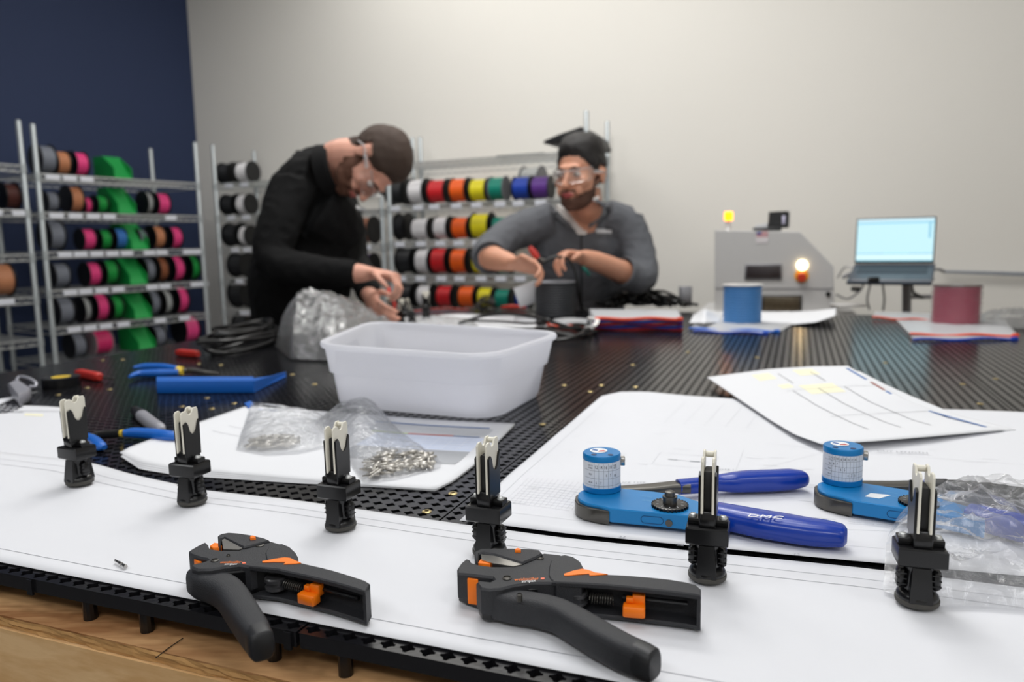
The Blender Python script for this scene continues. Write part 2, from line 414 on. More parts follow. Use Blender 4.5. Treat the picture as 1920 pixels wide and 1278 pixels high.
mb = MB(); mb.ell(at(146, 1204, -.0395), (.007, .0012, .007)); mb.build('glue_drip', mat('amber_glue', (206, 158, 82), .25), tb)
mb = MB(); mb.tube([at(292, 1233, -.0278), at(315, 1215, -.0276), at(343, 1196, -.0275)], .0004, 5); tag(mb.build('wire_offcut', BLK), 'thin black wire offcut lying on the bare plywood edge under the panel', 'wire')
# brass screws
scr = MB(); scr.lathe([(.0024, 0), (.0050, 0), (.0050, .0006), (.0038, .0012), (.0024, .0012), (.0024, 0)], 14, caps=False); sme = scr.mesh('brass_eyelet'); sme.materials.append(BRASS)
for x, y in [(800, 959), (849, 925), (1107, 734), (1128, 722), (1192, 725), (1187, 684), (1867, 710), (1805, 720), (1838, 757), (163, 727), (205, 730), (109, 740), (388, 746), (439, 756), (397, 766), (341, 762), (548, 702), (373, 682), (414, 684), (230, 674), (192, 675), (1017, 795), (1058, 722), (1290, 660), (1420, 670), (930, 1000), (1660, 680), (590, 720)]:
    o = bpy.data.objects.new('brass_eyelet', sme); COL.objects.link(o); o.parent = tb; o.location = at(x, y, .0001)

# ================================================================ papers on the table
def sheet(name, label, patch, m=PAPER, nu=60, nv=30, cat='paper', group=None):
    o = MB().grid(patch, nu, nv).build(name, m, None, solid=.0004, angle=0); return tag(o, label, cat, group)
VE = [(165, 868), (250, 892), (380, 921), (560, 941), (757, 970), (840, 982), (1060, 1012), (1293, 1036), (1620, 1068), (1920, 1095)]
def uvpx(u, v):                       # world uv -> entry usable in Patch
    return W(u, v)
class Patch2(Patch):                  # same with points given directly
    def __init__(s, bot, top, left, right, hf=None, amp=.0006, seed=0, n=40):
        s.b, s.t, s.l, s.r = (resample(q, n) for q in (bot, top, left, right)); s.n = n; s.hf = hf; s.amp = amp; s.seed = seed
back = [W(-1.15, uv(at(165, 868))[1]-.004)]+[at(*q) for q in VE]; back[-1] = W(.9, .630)
front = [W(-1.15, .4125), W(.9, .4125)]
wav = lambda a, b: .0013+.0016*(noise.noise(Vector((a*22, b*2.5, 1)))*.5+.5)*math.sin(PI*min(1, b*1.0))
ps = Patch2(front, back, [front[0], back[0]], [front[-1], back[-1]], wav, .0008, n=60)
strip = sheet('drawing_sheet', 'long white drawing strip running along the front edge under the black holders', ps, nu=220, nv=16)
# printed lines on the strip
ln = MB()
def uvline(mb, pts, wd, off=.0035):
    for i in range(len(pts)-1):
        a, b = pts[i], pts[i+1]; n = (b-a).cross(Vector((0, 0, 1))).normalized()*wd/2; z = Vector((0, 0, off))
        mb.add([a-n+z, b-n+z, b+n+z, a+n+z], [(0, 1, 2, 3)])
def patchline(mb, p, a0, b0, a1, b1, wd, n=30, off=.0005):
    q = [p(a0+(a1-a0)*i/n, b0+(b1-b0)*i/n, off) for i in range(n+1)]
    vs = []; fs = []
    for i, x in enumerate(q):
        t = q[min(i+1, n)]-q[max(i-1, 0)]; nn = Vector((t.y, -t.x, 0)); 
        if nn.length > 1e-9: nn.normalize()
        vs += [x-nn*wd/2, x+nn*wd/2]
    for i in range(n): fs.append([2*i, 2*i+1, 2*i+3, 2*i+2])
    mb.add(vs, fs)
patchline(ln, ps, .005, .83, .995, .83, .0005, 200); patchline(ln, ps, .005, .90, .995, .90, .0004, 200); patchline(ln, ps, .005, .09, .995, .09, .0005, 200)
ln.build('printed_lines', INK, strip)
# second sheet on the left
pl = Patch2([W(-1.35, .585), at(168, 885)], [W(-1.35, .985), at(0, 757), at(128, 766)], [W(-1.35, .585), W(-1.35, .985)], [at(168, 885), at(158, 820), at(146, 790), at(128, 766)],
            lambda a, b: .0005+.001*math.sin(a*9)*b*b, .0003)
sl = sheet('drawing_sheet', 'white drawing sheet at the left frame edge under the leftmost holder', pl)
ln = MB(); patchline(ln, pl, .62, .86, .97, .90, .0014, 20); patchline(ln, pl, .3, .80, .66, .84, .003, 4); ln.build('printed_lines', INKD, sl)
ln = MB(); pl.strip(ln, .68, .77, .8, .82); ln.build('highlighter_mark', INKY, sl)

# big drawing on the right
pr = Patch([(862, 984), (900, 987), (1060, 1008), (1293, 1031), (1620, 1062), (1990, 1096)], [(1128, 748), (1165, 739), (1215, 738), (1290, 745), (1370, 752), (1640, 765), (1990, 783)],
           [(862, 984), (955, 897), (1050, 815), (1128, 748)], [(1990, 1096), (1990, 783)], lambda a, b: .0040+.0012*math.sin(a*13+2)*b, .0010, 3)
sr_ = sheet('drawing_sheet', 'large white wiring drawing under the two blue crimping tools', pr, nu=90, nv=50)
ln = MB()
for (a0, b0, a1, b1) in [(.03, .05, .97, .05), (.03, .05, .05, .9), (.28, .36, .4, .36), (.28, .44, .4, .44), (.28, .36, .28, .44), (.4, .36, .4, .44), (.35, .18, .66, .62), (.46, .1, .44, .5), (.62, .3, .9, .33), (.6, .1, .9, .14), (.05, .18, .25, .16), (.47, .56, .98, .52), (.5, .3, .98, .28)]:
    patchline(ln, pr, a0, b0, a1, b1, .00035)
for k in range(5): patchline(ln, pr, .24+k*.045, .68, .25+k*.045, .93, .0003)
for k in range(9): patchline(ln, pr, .14, .66+k*.034, .44, .65+k*.034, .0003)
for k in range(10): patchline(ln, pr, .05+.003*k, .09+k*.012, .19+.0*k, .085+k*.012, .0004)
for k in range(14): patchline(ln, pr, .05+k*.011, .09, .055+k*.011, .22, .00025)
random.seed(3)
for k in range(46):
    a, b = random.uniform(.05, .9), random.uniform(.06, .6); patchline(ln, pr, a, b, a+random.uniform(.01, .04), b, .0006, 3)
ln.build('printed_lines', INKL, sr_)
ln = MB()
for s_, x0, y0, x1, y1 in [('22', 1268, 1022, 1282, 1023), ('22', 1486, 1040, 1500, 1041), ('32', 1160, 1007, 1172, 1008), ('SPLICE TYPE', 1150, 905, 1210, 905), ('TERM A', 1565, 955, 1590, 957), ('WIRE LIST   GAUGE   COLOR', 1590, 978, 1665, 985), ('CUT LENGTH', 1645, 846, 1740, 850), ('NOTE 1', 1340, 880, 1375, 881)]:
    text_on(ln, s_, at(x0, y0, .0062), at(x1, y1, .0062), EV)
ln.build('printed_text', INK, sr_)
ln = MB(); patchline(ln, pr, .305, .4, .325, .4, .0018, 3); patchline(ln, pr, .35, .4, .37, .4, .0035, 3); patchline(ln, pr, .325, .4, .385, .4, .0006, 3); ln.build('printed_symbol', INK, sr_)

# curled sheets, top right
hc = lambda a, b: .004+.030*math.sin(PI*min(1, max(0, a*.75+.12)))*(.35+.65*b)+.012*(1-b)*(1-a)
def px_h(pts, hs):
    n = len(pts)-1; return [at(p[0], p[1], hs[0]+(hs[1]-hs[0])*i/n) for i, p in enumerate(pts)]
pc = Patch2([at(1540, 833, .014), at(1640, 827, .014), at(1750, 818, .012), at(1885, 806, .008)], [at(1325, 707, .012), at(1440, 692, .030), at(1520, 687, .042), at(1590, 686, .050)],
            [at(1540, 833, .014), at(1490, 815, .012), at(1440, 785, .011), at(1325, 707, .012)], [at(1885, 806, .008), at(1790, 785, .014), at(1700, 750, .030), at(1640, 715, .042), at(1590, 686, .050)], None, .0006, 5)
cs = sheet('printed_sheet', 'curled printed sheet with yellow highlighted cells lying on the large drawing', pc, PAPER2)
ln = MB()
for a in (.38, .56, .74): patchline(ln, pc, a, .12, a, .62, .0011)
for b in (.28, .62): patchline(ln, pc, .34, b, .95, b, .0006)
for a in (.45, .68): patchline(ln, pc, a, .72, a, .90, .0012)
ln.build('printed_lines', INKD, cs)
ln = MB(); pc.strip(ln, .955, .05, .975, .95); ln.build('blue_bar', INKB, cs, smooth=False)
ln = MB(); pc.strip(ln, .955, .55, .974, .67, .0007); ln.build('red_bar', mat('brown_ink', (150, 84, 70), .8), cs, smooth=False)
ln = MB()
for a, b, c, d in ((.28, .82, .40, .93), (.58, .84, .72, .95), (.46, .55, .70, .68), (.34, .66, .42, .72)): ln = MB(); pc.strip(ln, a, b, c, d); ln.build('highlighter_mark', INKY, cs, smooth=False)
pc2 = Patch2([at(1560, 828, .008), at(1700, 822, .008), at(1905, 806, .006)], [at(1500, 700, .030), at(1560, 692, .040), at(1612, 696, .044)], [at(1560, 828, .008), at(1520, 760, .01), at(1500, 700, .030)],
             [at(1905, 806, .006), at(1795, 778, .012), at(1710, 743, .026), at(1655, 718, .038), at(1612, 696, .044)], None, .0004, 9)
sheet('printed_sheet', 'white sheet showing only as a rim beneath the curled highlighted sheet', pc2, PAPER2)

# middle stack of sheets
random.seed(11)
for k in range(4):
    dx = [(0, 0), (5, 3), (2, 6), (8, 9)][k]; h0 = .0006+.0006*(3-k)
    pm = Patch([(225+dx[0], 857+dx[1]), (262, 874+dx[1]), (340, 884+dx[1]), (560, 903+dx[1]*.5), (700, 914), (815, 922)], [(462+dx[0], 764), (640, 776), (800, 789), (966-dx[0]*.3, 797+dx[1]*.2)],
               [(225+dx[0], 857+dx[1]), (245, 845+dx[1]*.6), (330, 812), (462+dx[0], 764)], [(815, 922), (850, 905), (898, 868), (966-dx[0]*.3, 797+dx[1]*.2)],
               (lambda h0: (lambda a, b: h0+.0035*max(0, 1-a*4)*(1-b)))(h0), .0008, 20)
    o = sheet('printed_sheet', ['top sheet with a coloured wire table, of the stack under the two pin bags', 'second sheet of the stack under the two pin bags', 'third sheet of the stack under the two pin bags', 'bottom sheet of the stack under the two pin bags'][k], pm, PAPER2, 40, 20, group='stack of sheets under the pin bags')
    if k == 0:
        ln = MB(); pm.strip(ln, .62, .30, .955, .48, .0005); ln.build('grey_block', mat('grey_print', (176, 178, 182), .9, spec=.1), o, smooth=False)
        ln = MB(); pm.strip(ln, .62, .48, .955, .70, .0004); ln.build('blue_block', mat('pale_blue_print', (214, 222, 240), .9, spec=.1), o, smooth=False)
        ln = MB(); pm.strip(ln, .57, .73, .955, .86, .0004); ln.build('pale_block', INKL, o, smooth=False)
        ln = MB(); [pm.strip(ln, .62, .48+j*.045, .955, .482+j*.045, .0007) for j in range(5)]; [patchline(ln, pm, .62+j*.042, .48, .62+j*.042, .70, .0004, 4, .0007) for j in range(9)]; ln.build('table_grid', mat('white_line_print', (245, 246, 250), .9), o, smooth=False)
        ln = MB(); pm.strip(ln, .72, .705, .86, .72, .0008); ln.build('red_line', INKR, o, smooth=False)
        ln = MB(); pm.strip(ln, .60, .705, .72, .72, .0008); ln.build('green_line', INKG, o, smooth=False)
        ln = MB(); pm.strip(ln, .56, .87, .94, .885, .0008); pm.strip(ln, .86, .705, .94, .715, .0008); pm.strip(ln, .08, .93, .16, .95, .0008); ln.build('blue_line', INKB, o, smooth=False)
        ln = MB(); [patchline(ln, pm, .12+j*.01, .5+j*.1, .3, .45+j*.1, .0006, 6, .0007) for j in range(4)]; ln.build('printed_lines', INK, o)

# ================================================================ black cable holders
def make_holder(label):
    t = thing('wire_holder', label, 'wire holder', group='black wire holders standing on the board')
    mb = MB(); mb.lathe([(.0142, 0), (.0146, .001), (.0146, .0032), (.014, .0036)], 32); mb.build('rubber_foot', RUBBER, t)
    mb = MB(); mb.lathe([(.0138, .0036), (.0138, .006), (.0118, .0085), (.009, .0095), (.0086, .024), (.0100, .026), (.0100, .0285), (.008, .0295)], 28)
    # central web, wider at the bottom
    for sgn in (1, -1):
        mb.add([(-.0075, sgn*.0135, .0036), (.0075, sgn*.0135, .0036), (.0058, sgn*.0105, .0285), (-.0058, sgn*.0105, .0285), (-.0075, 0, .0036), (.0075, 0, .0036), (.0058, 0, .0285), (-.0058, 0, .0285)],
               [(0, 1, 2, 3), (4, 7, 6, 5), (0, 3, 7, 4), (1, 5, 6, 2), (3, 2, 6, 7), (0, 4, 5, 1)])
    mb.build('body', BLK, t)
    for sgn in (1, -1):
        mb = MB(); mb.box((sgn*.0112, 0, .0175), (.0060, .0085, .0150), bev=.0016)
        for k in range(3): mb.box((sgn*.0112, 0, .0135+k*.0040), (.0062, .0088, .0008))
        mb.build('grip', BLK, t)
    mb = MB(); mb.prism([(-.0158, -.0122), (-.0122, -.0128), (.0122, -.0128), (.0158, -.0122), (.0158, .0122), (.0122, .0128), (-.0122, .0128), (-.0158, .0122)], .0295, .0430, .0012)
    mb.build('block', BLK, t)
    mb = MB()
    mb.box((0, 0, .0480), (.0122, .0200, .0150), bev=.0006)
    for sgn in (1, -1):
        mb.prism([(sgn*.0061, -.0045), (sgn*.0148, -.0045), (sgn*.0150, 0), (sgn*.0148, .0060), (sgn*.0061, .0060)], .0430, .0478, .0006)
    mb.build('clamp', BLK, t)
    for sgn in (1, -1):
        mb = MB(); mb.lathe([(.0030, .0470), (.0030, .0486), (.0022, .0499), (.0008, .0503)], 14, Matrix.Translation((sgn*.0112, .0, 0)))
        mb.box((sgn*.0112, 0, .0503), (.0036, .0006, .0006)); mb.build('screw', CHROME, t)
    # black fork plates (profile in the y-z plane)
    plate = [(-.0105, .050), (.0105, .050), (.0112, .0845), (.0100, .0862), (.0080, .0820), (.0062, .0760), (.0030, .0725), (-.0005, .0728), (-.0030, .0760), (-.0048, .0830), (-.0070, .0860), (-.0095, .0850), (-.0112, .0840)]
    liner = [(-.0113, .054), (.0095, .054), (.0108, .0850), (.0118, .0850), (.0118, .0960), (.0104, .0985), (.0060, .0985), (.0045, .0975), (.0025, .0935), (.0000, .0925), (-.0025, .0935), (-.0042, .0962), (-.0060, .0972), (-.0098, .0968), (-.0118, .0945), (-.0118, .0845)]
    RM = lambda x: Matrix(((0, 0, 1, x), (1, 0, 0, 0), (0, 1, 0, 0), (0, 0, 0, 1)))
    for sgn in (1, -1):
        mb = MB(); mb.prism(plate, -.0009, .0009, .0003, RM(sgn*.0058)); mb.build('fork_plate', BLK, t, angle=30)
        mb = MB(); mb.prism(liner, -.0009, .0009, .0004, RM(sgn*.0040)); mb.build('fork_liner', WHITEP, t, angle=30)
    mb = MB(); mb.box((0, 0, .0690), (.0060, .0160, .0340), bev=.0008); mb.build('elastic_pad', mat('black_pad', (8, 8, 9), .6), t)
    mb = MB(); mb.box((0, .0085, .0955), (.0068, .0040, .0040), bev=.0008); mb.build('bridge', WHITEP, t)
    return t
HN = [(150, 906, 'leftmost black wire holder of the front row, beside the blue spring pliers', -2), (361, 942, 'black wire holder with cream fork tips at the left corner of the sheet stack', 1),
      (639, 988, 'black wire holder standing in front of the shiny pin bag', 0), (918, 1036, 'black wire holder right behind the nose of the larger wire stripper', -1),
      (1326, 1082, 'black wire holder standing before the nearer blue crimping tool', 1), (1719, 1128, 'black wire holder at the right, beside the crumpled clear bag', 2)]
holder0 = None
for i, (x, y, lab, da) in enumerate(HN):
    p = at(x, y-2, .0052); p.z = T+.0052
    rz = A+math.radians(da*2.0)
    if holder0 is None:
        holder0 = make_holder(lab); holder0.location = p; holder0.rotation_euler = (0, 0, rz); holder0.matrix_basis = Matrix.Translation(p) @ Matrix.Rotation(rz, 4, 'Z')
    else: dup(holder0, p, rz, lab)

# ================================================================ wire strippers
def prism_px(mb, pts, f_, h, h0, h1, bev=0): mb.prism([at(*f_(q), h) for q in pts], T+h0, T+h1, bev)
def channel_handle(root, f_, top, bot, h0, h1, wall_t=.0022):
    # top: outer (far) edge pts, bot: near edge pts, both left to right in photo crop units
    a = [at(*f_(q), h1) for q in top]; b = [at(*f_(q), h1) for q in bot]
    poly = a+b[::-1]
    mb = MB(); mb.prism(poly, T+h1-.0035, T+h1, .0009); mb.prism(poly, T+h0, T+h0+.003, .0008)
    n = 16; ra, rb = resample(a, n), resample(b, n)
    for i in range(n):          # spine along the far edge
        q = [ra[i], ra[i+1], ra[i+1].lerp(rb[i+1], .12), ra[i].lerp(rb[i], .12)]
        mb.prism(q, T+h0+.001, T+h1-.001)
    e = [ra[-1], rb[-1], rb[-1].lerp(rb[-2], .35), ra[-1].lerp(ra[-2], .35)]
    mb.prism(e, T+h0+.001, T+h1-.001)
    return mb.build('fixed_handle', BLK_MATTE, root), a, b
def stripper(label, f_, D, HT=.029):
    c = at(*f_(D['center']), 0); t = thing('wire_stripper', label, 'wire stripper', (c.x, c.y, T+.004))
    MS = BLK_MATTE
    mb = MB(); prism_px(mb, D['body'], f_, HT, .009, HT, .0014); mb.build('body', MS, t, world=True, angle=35)
    mb = MB(); prism_px(mb, D['under'], f_, HT, .0045, HT-.004, .001); mb.build('lower_shell', BLK, t, world=True)
    mb = MB(); prism_px(mb, D['cover'], f_, HT+.002, .010, HT+.002, .0012); mb.build('blade_cover', MS, t, world=True)
    mb = MB(); prism_px(mb, D['blade'], f_, HT+.0006, .014, HT+.0008, 0); mb.build('blade_plate', STEEL, t, world=True, smooth=False)
    for q in D['orange']:
        mb = MB(); prism_px(mb, q[0], f_, q[3] if len(q) > 3 else q[1], q[2], q[1], .0006); mb.build('jaw_insert', ORANGE, t, world=True)
    mb = MB(); prism_px(mb, D['hub'], f_, HT+.0008, .004, HT+.0008, .001); mb.build('pivot_housing', MS, t, world=True)
    # fixed handle
    a = [at(*f_(q), HT+.001) for q in D['top']]; b = [at(*f_(q), HT+.001) for q in D['bot']]
    poly = a+b[::-1]; mb = MB(); mb.prism(poly, T+HT-.003, T+HT+.001, .0009); mb.prism(poly, T+.0046, T+.0076, .0008)
    n = 18; ra, rb = resample(a, n), resample(b, n)
    for i in range(n): mb.prism([ra[i].lerp(rb[i], .03), ra[i+1].lerp(rb[i+1], .03), ra[i+1].lerp(rb[i+1], .16), ra[i].lerp(rb[i], .16)], T+.005, T+HT)
    mb.prism([ra[-1].lerp(rb[-1], .02), rb[-1].lerp(ra[-1], .02), rb[-2].lerp(rb[-1], .5).lerp(ra[-1], .03), ra[-2].lerp(ra[-1], .5).lerp(rb[-1], .03)], T+.005, T+HT)
    mb.build('fixed_handle', MS, t, world=True, angle=35)
    # cavity: roller discs, spring, length stop
    mid = lambda k, f2: ra[k].lerp(rb[k], f2)
    q = mid(2, .55); mb = MB(); mb.lathe([(.0075, .010), (.0085, .011), (.0085, .013), (.007, .0135), (.007, .016), (.0085, .0165), (.0085, .019), (.0075, .020)], 22, Matrix.Translation((q.x, q.y, T))); mb.build('roller', mat('grey_roller', (58, 58, 60), .3), t, world=True)
    q0, q1 = mid(4, .6), mid(7, .6); mb = MB(); path = []
    ax = (q1-q0).normalized(); sd = ax.cross(Vector((0, 0, 1)))
    for k in range(101):
        s_ = k/100; th = s_*2*PI*9; path.append(q0.lerp(q1, s_)+sd*.0034*math.cos(th)+Vector((0, 0, T+.016-q0.z+.0034*math.sin(th))))
    mb.tube(path, .0005, 6); mb.build('spring', DKSTEEL, t, world=True)
    mb = MB(); q = Vector((*mid(D['stop'], .92).xy, 0)); R_ = Matrix.Translation((q.x, q.y, T)) @ Matrix.Rotation(math.atan2(ax.y, ax.x), 4, 'Z')
    mb.box((0, -.002, .0135), (.0150, .0085, .0075), R_, .0008); mb.box((.003, .0035, .0185), (.0085, .006, .0085), R_, .0006); mb.box((-.003, .001, .0195), (.005, .004, .004), R_, .0005); mb.build('length_stop', ORANGE, t, world=True)
    mb = MB(); mb.tube([mid(8, .5)+Vector((0, 0, -.012)), mid(16, .4)+Vector((0, 0, -.012))], .0016, 8); mb.build('stop_rail', BLK, t, world=True)
    # moving handle: rounded bar along the traced centre line
    pth = smooth_path([at(*f_(q[:2]), D['mh']) for q in D['move']], 4); rr = [q[2] for q in D['move']]
    rad = []
    for i in range(len(pth)):
        k = i/4; j = min(int(k), len(rr)-2); fr = k-j; rad.append((rr[j]*(1-fr)+rr[j+1]*fr, .0104))
    for i, q in enumerate(pth): q.z = T+.0150
    mb = MB(); mb.tube(pth, rad, 20, up=(0, 0, 1), power=3.6)
    mb.build('moving_handle', MS, t, world=True, angle=50)
    q = pth[-1]; d_ = (pth[-1]-pth[-2]).normalized(); mb = MB()
    mb.tube([q-d_*.003, q+d_*.004, q+d_*.009, q+d_*.0105], [(rad[-1][0]*1.02, .0106), (rad[-1][0]*1.01, .0105), (rad[-1][0]*.94, .0098), (rad[-1][0]*.78, .008)], 20, up=(0, 0, 1), power=3.2); mb.build('handle_cap', mat('black_cap', (30, 31, 34), .48), t, world=True)
    for x, y, r in D['pins']:
        q = at(*f_((x, y)), HT); mb = MB(); mb.lathe([(r, HT-.004), (r, HT+.0006), (r*.75, HT+.0011), (r*.7, HT+.0003)], 16, Matrix.Translation((q.x, q.y, T))); mb.build('pivot_pin', DKSTEEL, t, world=True)
    mb = MB(); prism_px(mb, D['flash'], f_, HT+.0014, HT+.0006, HT+.0016, 0); mb.build('flash_mark', ORANGE, t, world=True, smooth=False)
    for s_, x0, y0, x1, y1, m_ in D['text']:
        mb = MB(); p0, p1 = at(*f_((x0, y0)), HT+.0002), at(*f_((x1, y1)), HT+.0002); p0.z = p1.z = T+HT+.0003
        u = Vector((0, 0, 1)).cross((p1-p0).normalized()); text_on(mb, s_, p0, p1, u, 1.6); mb.build('lettering', m_, t, world=True, smooth=False)
    for q in D['marks']:
        mb = MB(); prism_px(mb, q, f_, HT+.0003, HT, HT+.0004, 0); mb.build('logo', mat('salmon_print', (236, 120, 90), .5), t, world=True, smooth=False)
    return t
f2 = lambda q: (840+q[0]/3.84, 1000+q[1]/3.84)
S2 = dict(center=(900, 400),
  body=[(65, 250), (95, 205), (128, 180), (158, 184), (168, 205), (220, 222), (320, 236), (430, 236), (520, 215), (600, 175), (660, 148), (690, 138), (810, 150), (880, 185), (900, 300), (760, 352), (600, 352), (480, 370), (380, 395), (300, 402), (235, 392), (203, 350), (218, 336), (250, 338), (300, 345), (335, 330), (320, 312), (255, 305), (150, 292), (68, 285)],
  under=[(72, 262), (150, 210), (420, 245), (650, 200), (870, 200), (880, 300), (760, 345), (480, 362), (300, 395), (240, 385), (215, 345), (300, 330), (140, 285)],
  cover=[(190, 128), (235, 106), (330, 104), (480, 104), (600, 108), (660, 116), (682, 140), (640, 165), (535, 208), (490, 196), (340, 148), (250, 134), (225, 140), (215, 205), (198, 200)],
  blade=[(238, 150), (330, 160), (430, 185), (535, 222), (470, 236), (320, 214), (242, 190)],
  orange=[([(215, 205), (235, 180), (280, 182), (305, 196), (305, 220), (215, 212)], .029, .012), ([(138, 298), (216, 307), (216, 288), (138, 282)], .0262, .007, .029), ([(480, 108), (500, 100), (525, 106), (525, 118), (482, 118)], .033, .028)],
  hub=[(725, 240), (740, 190), (790, 160), (840, 150), (905, 165), (950, 195), (980, 250), (1000, 268), (960, 345), (780, 350), (740, 330), (722, 300)],
  top=[(900, 230), (980, 255), (1060, 280), (1150, 292), (1300, 300), (1450, 312), (1600, 328), (1720, 348), (1790, 368), (1822, 396)],
  bot=[(745, 345), (900, 352), (1000, 356), (1150, 366), (1300, 380), (1450, 396), (1600, 412), (1700, 424), (1780, 436), (1822, 446)],
  stop=10, mh=.0150,
  move=[(290, 462, .0078), (350, 492, .0092), (480, 525, .0094), (640, 550, .0092), (790, 590, .0095), (920, 660, .0100), (1080, 755, .0100), (1250, 848, .0092), (1385, 908, .0082)],
  pins=[(662, 178, .0030), (425, 322, .0034), (515, 444, .0020)],
  flash=[(835, 290), (900, 268), (965, 254), (1010, 262), (1060, 280), (1150, 292), (1110, 296), (1060, 300), (1020, 302), (1015, 288), (940, 294), (870, 302), (838, 302)],
  text=[('weidmüller', 478, 340, 655, 332, ORANGE), ('stripax', 532, 352, 634, 346, INKW)], marks=[[(668, 318), (696, 317), (694, 327), (668, 328)]])
stripper('black wire stripper with orange flash, the larger one at bottom centre', f2, S2)
f1 = lambda q: (330+q[0]/4.733, 980+q[1]/4.733)
S1 = dict(center=(900, 450),
  body=[(112, 245), (180, 205), (262, 168), (285, 185), (290, 205), (310, 228), (400, 240), (560, 242), (640, 205), (720, 170), (830, 155), (900, 175), (980, 200), (960, 330), (760, 350), (655, 385), (560, 372), (420, 390), (320, 410), (190, 412), (140, 392), (135, 370), (190, 355), (240, 345), (285, 330), (270, 315), (210, 305), (150, 285), (116, 270)],
  under=[(125, 262), (270, 220), (560, 250), (830, 200), (960, 220), (940, 330), (655, 375), (300, 405), (150, 395), (150, 330), (240, 320)],
  cover=[(370, 110), (400, 94), (470, 82), (560, 88), (690, 108), (790, 132), (832, 152), (740, 178), (600, 212), (560, 195), (430, 125), (400, 140), (395, 215), (375, 190)],
  blade=[(405, 140), (440, 142), (520, 185), (590, 225), (560, 238), (420, 232)],
  orange=[([(300, 200), (340, 172), (385, 178), (405, 195), (400, 218), (330, 220)], .029, .012), ([(155, 295), (215, 310), (240, 335), (205, 352), (160, 330)], .026, .010), ([(655, 118), (675, 108), (705, 112), (708, 128), (660, 132)], .033, .028)],
  hub=[(880, 190), (945, 182), (1010, 208), (1060, 255), (1084, 300), (1087, 350), (1040, 370), (900, 345), (800, 320), (790, 260), (820, 210)],
  top=[(940, 280), (1010, 305), (1085, 345), (1180, 368), (1300, 395), (1400, 420), (1500, 450), (1600, 482), (1680, 508), (1722, 535)],
  bot=[(645, 380), (800, 398), (900, 408), (1040, 440), (1150, 462), (1300, 498), (1400, 522), (1500, 550), (1600, 580), (1680, 606)],
  stop=9, mh=.0150,
  move=[(185, 500, .0085), (265, 540, .0105), (385, 582, .0108), (480, 645, .0105), (555, 750, .0102), (625, 862, .0098), (690, 965, .0092), (735, 1040, .0082)],
  pins=[(345, 335, .0030), (465, 292, .0014), (745, 200, .0034)],
  flash=[(765, 340), (880, 318), (960, 306), (1010, 310), (1050, 330), (1110, 355), (1060, 362), (955, 366), (975, 348), (860, 346), (768, 350)],
  text=[('weidmüller', 385, 358, 575, 356, ORANGE), ('stripax', 428, 374, 538, 372, INKW)], marks=[[(585, 348), (612, 346), (622, 358), (590, 362)]])
stripper('black wire stripper with sharply bent lower handle reaching over the panel edge', f1, S1)

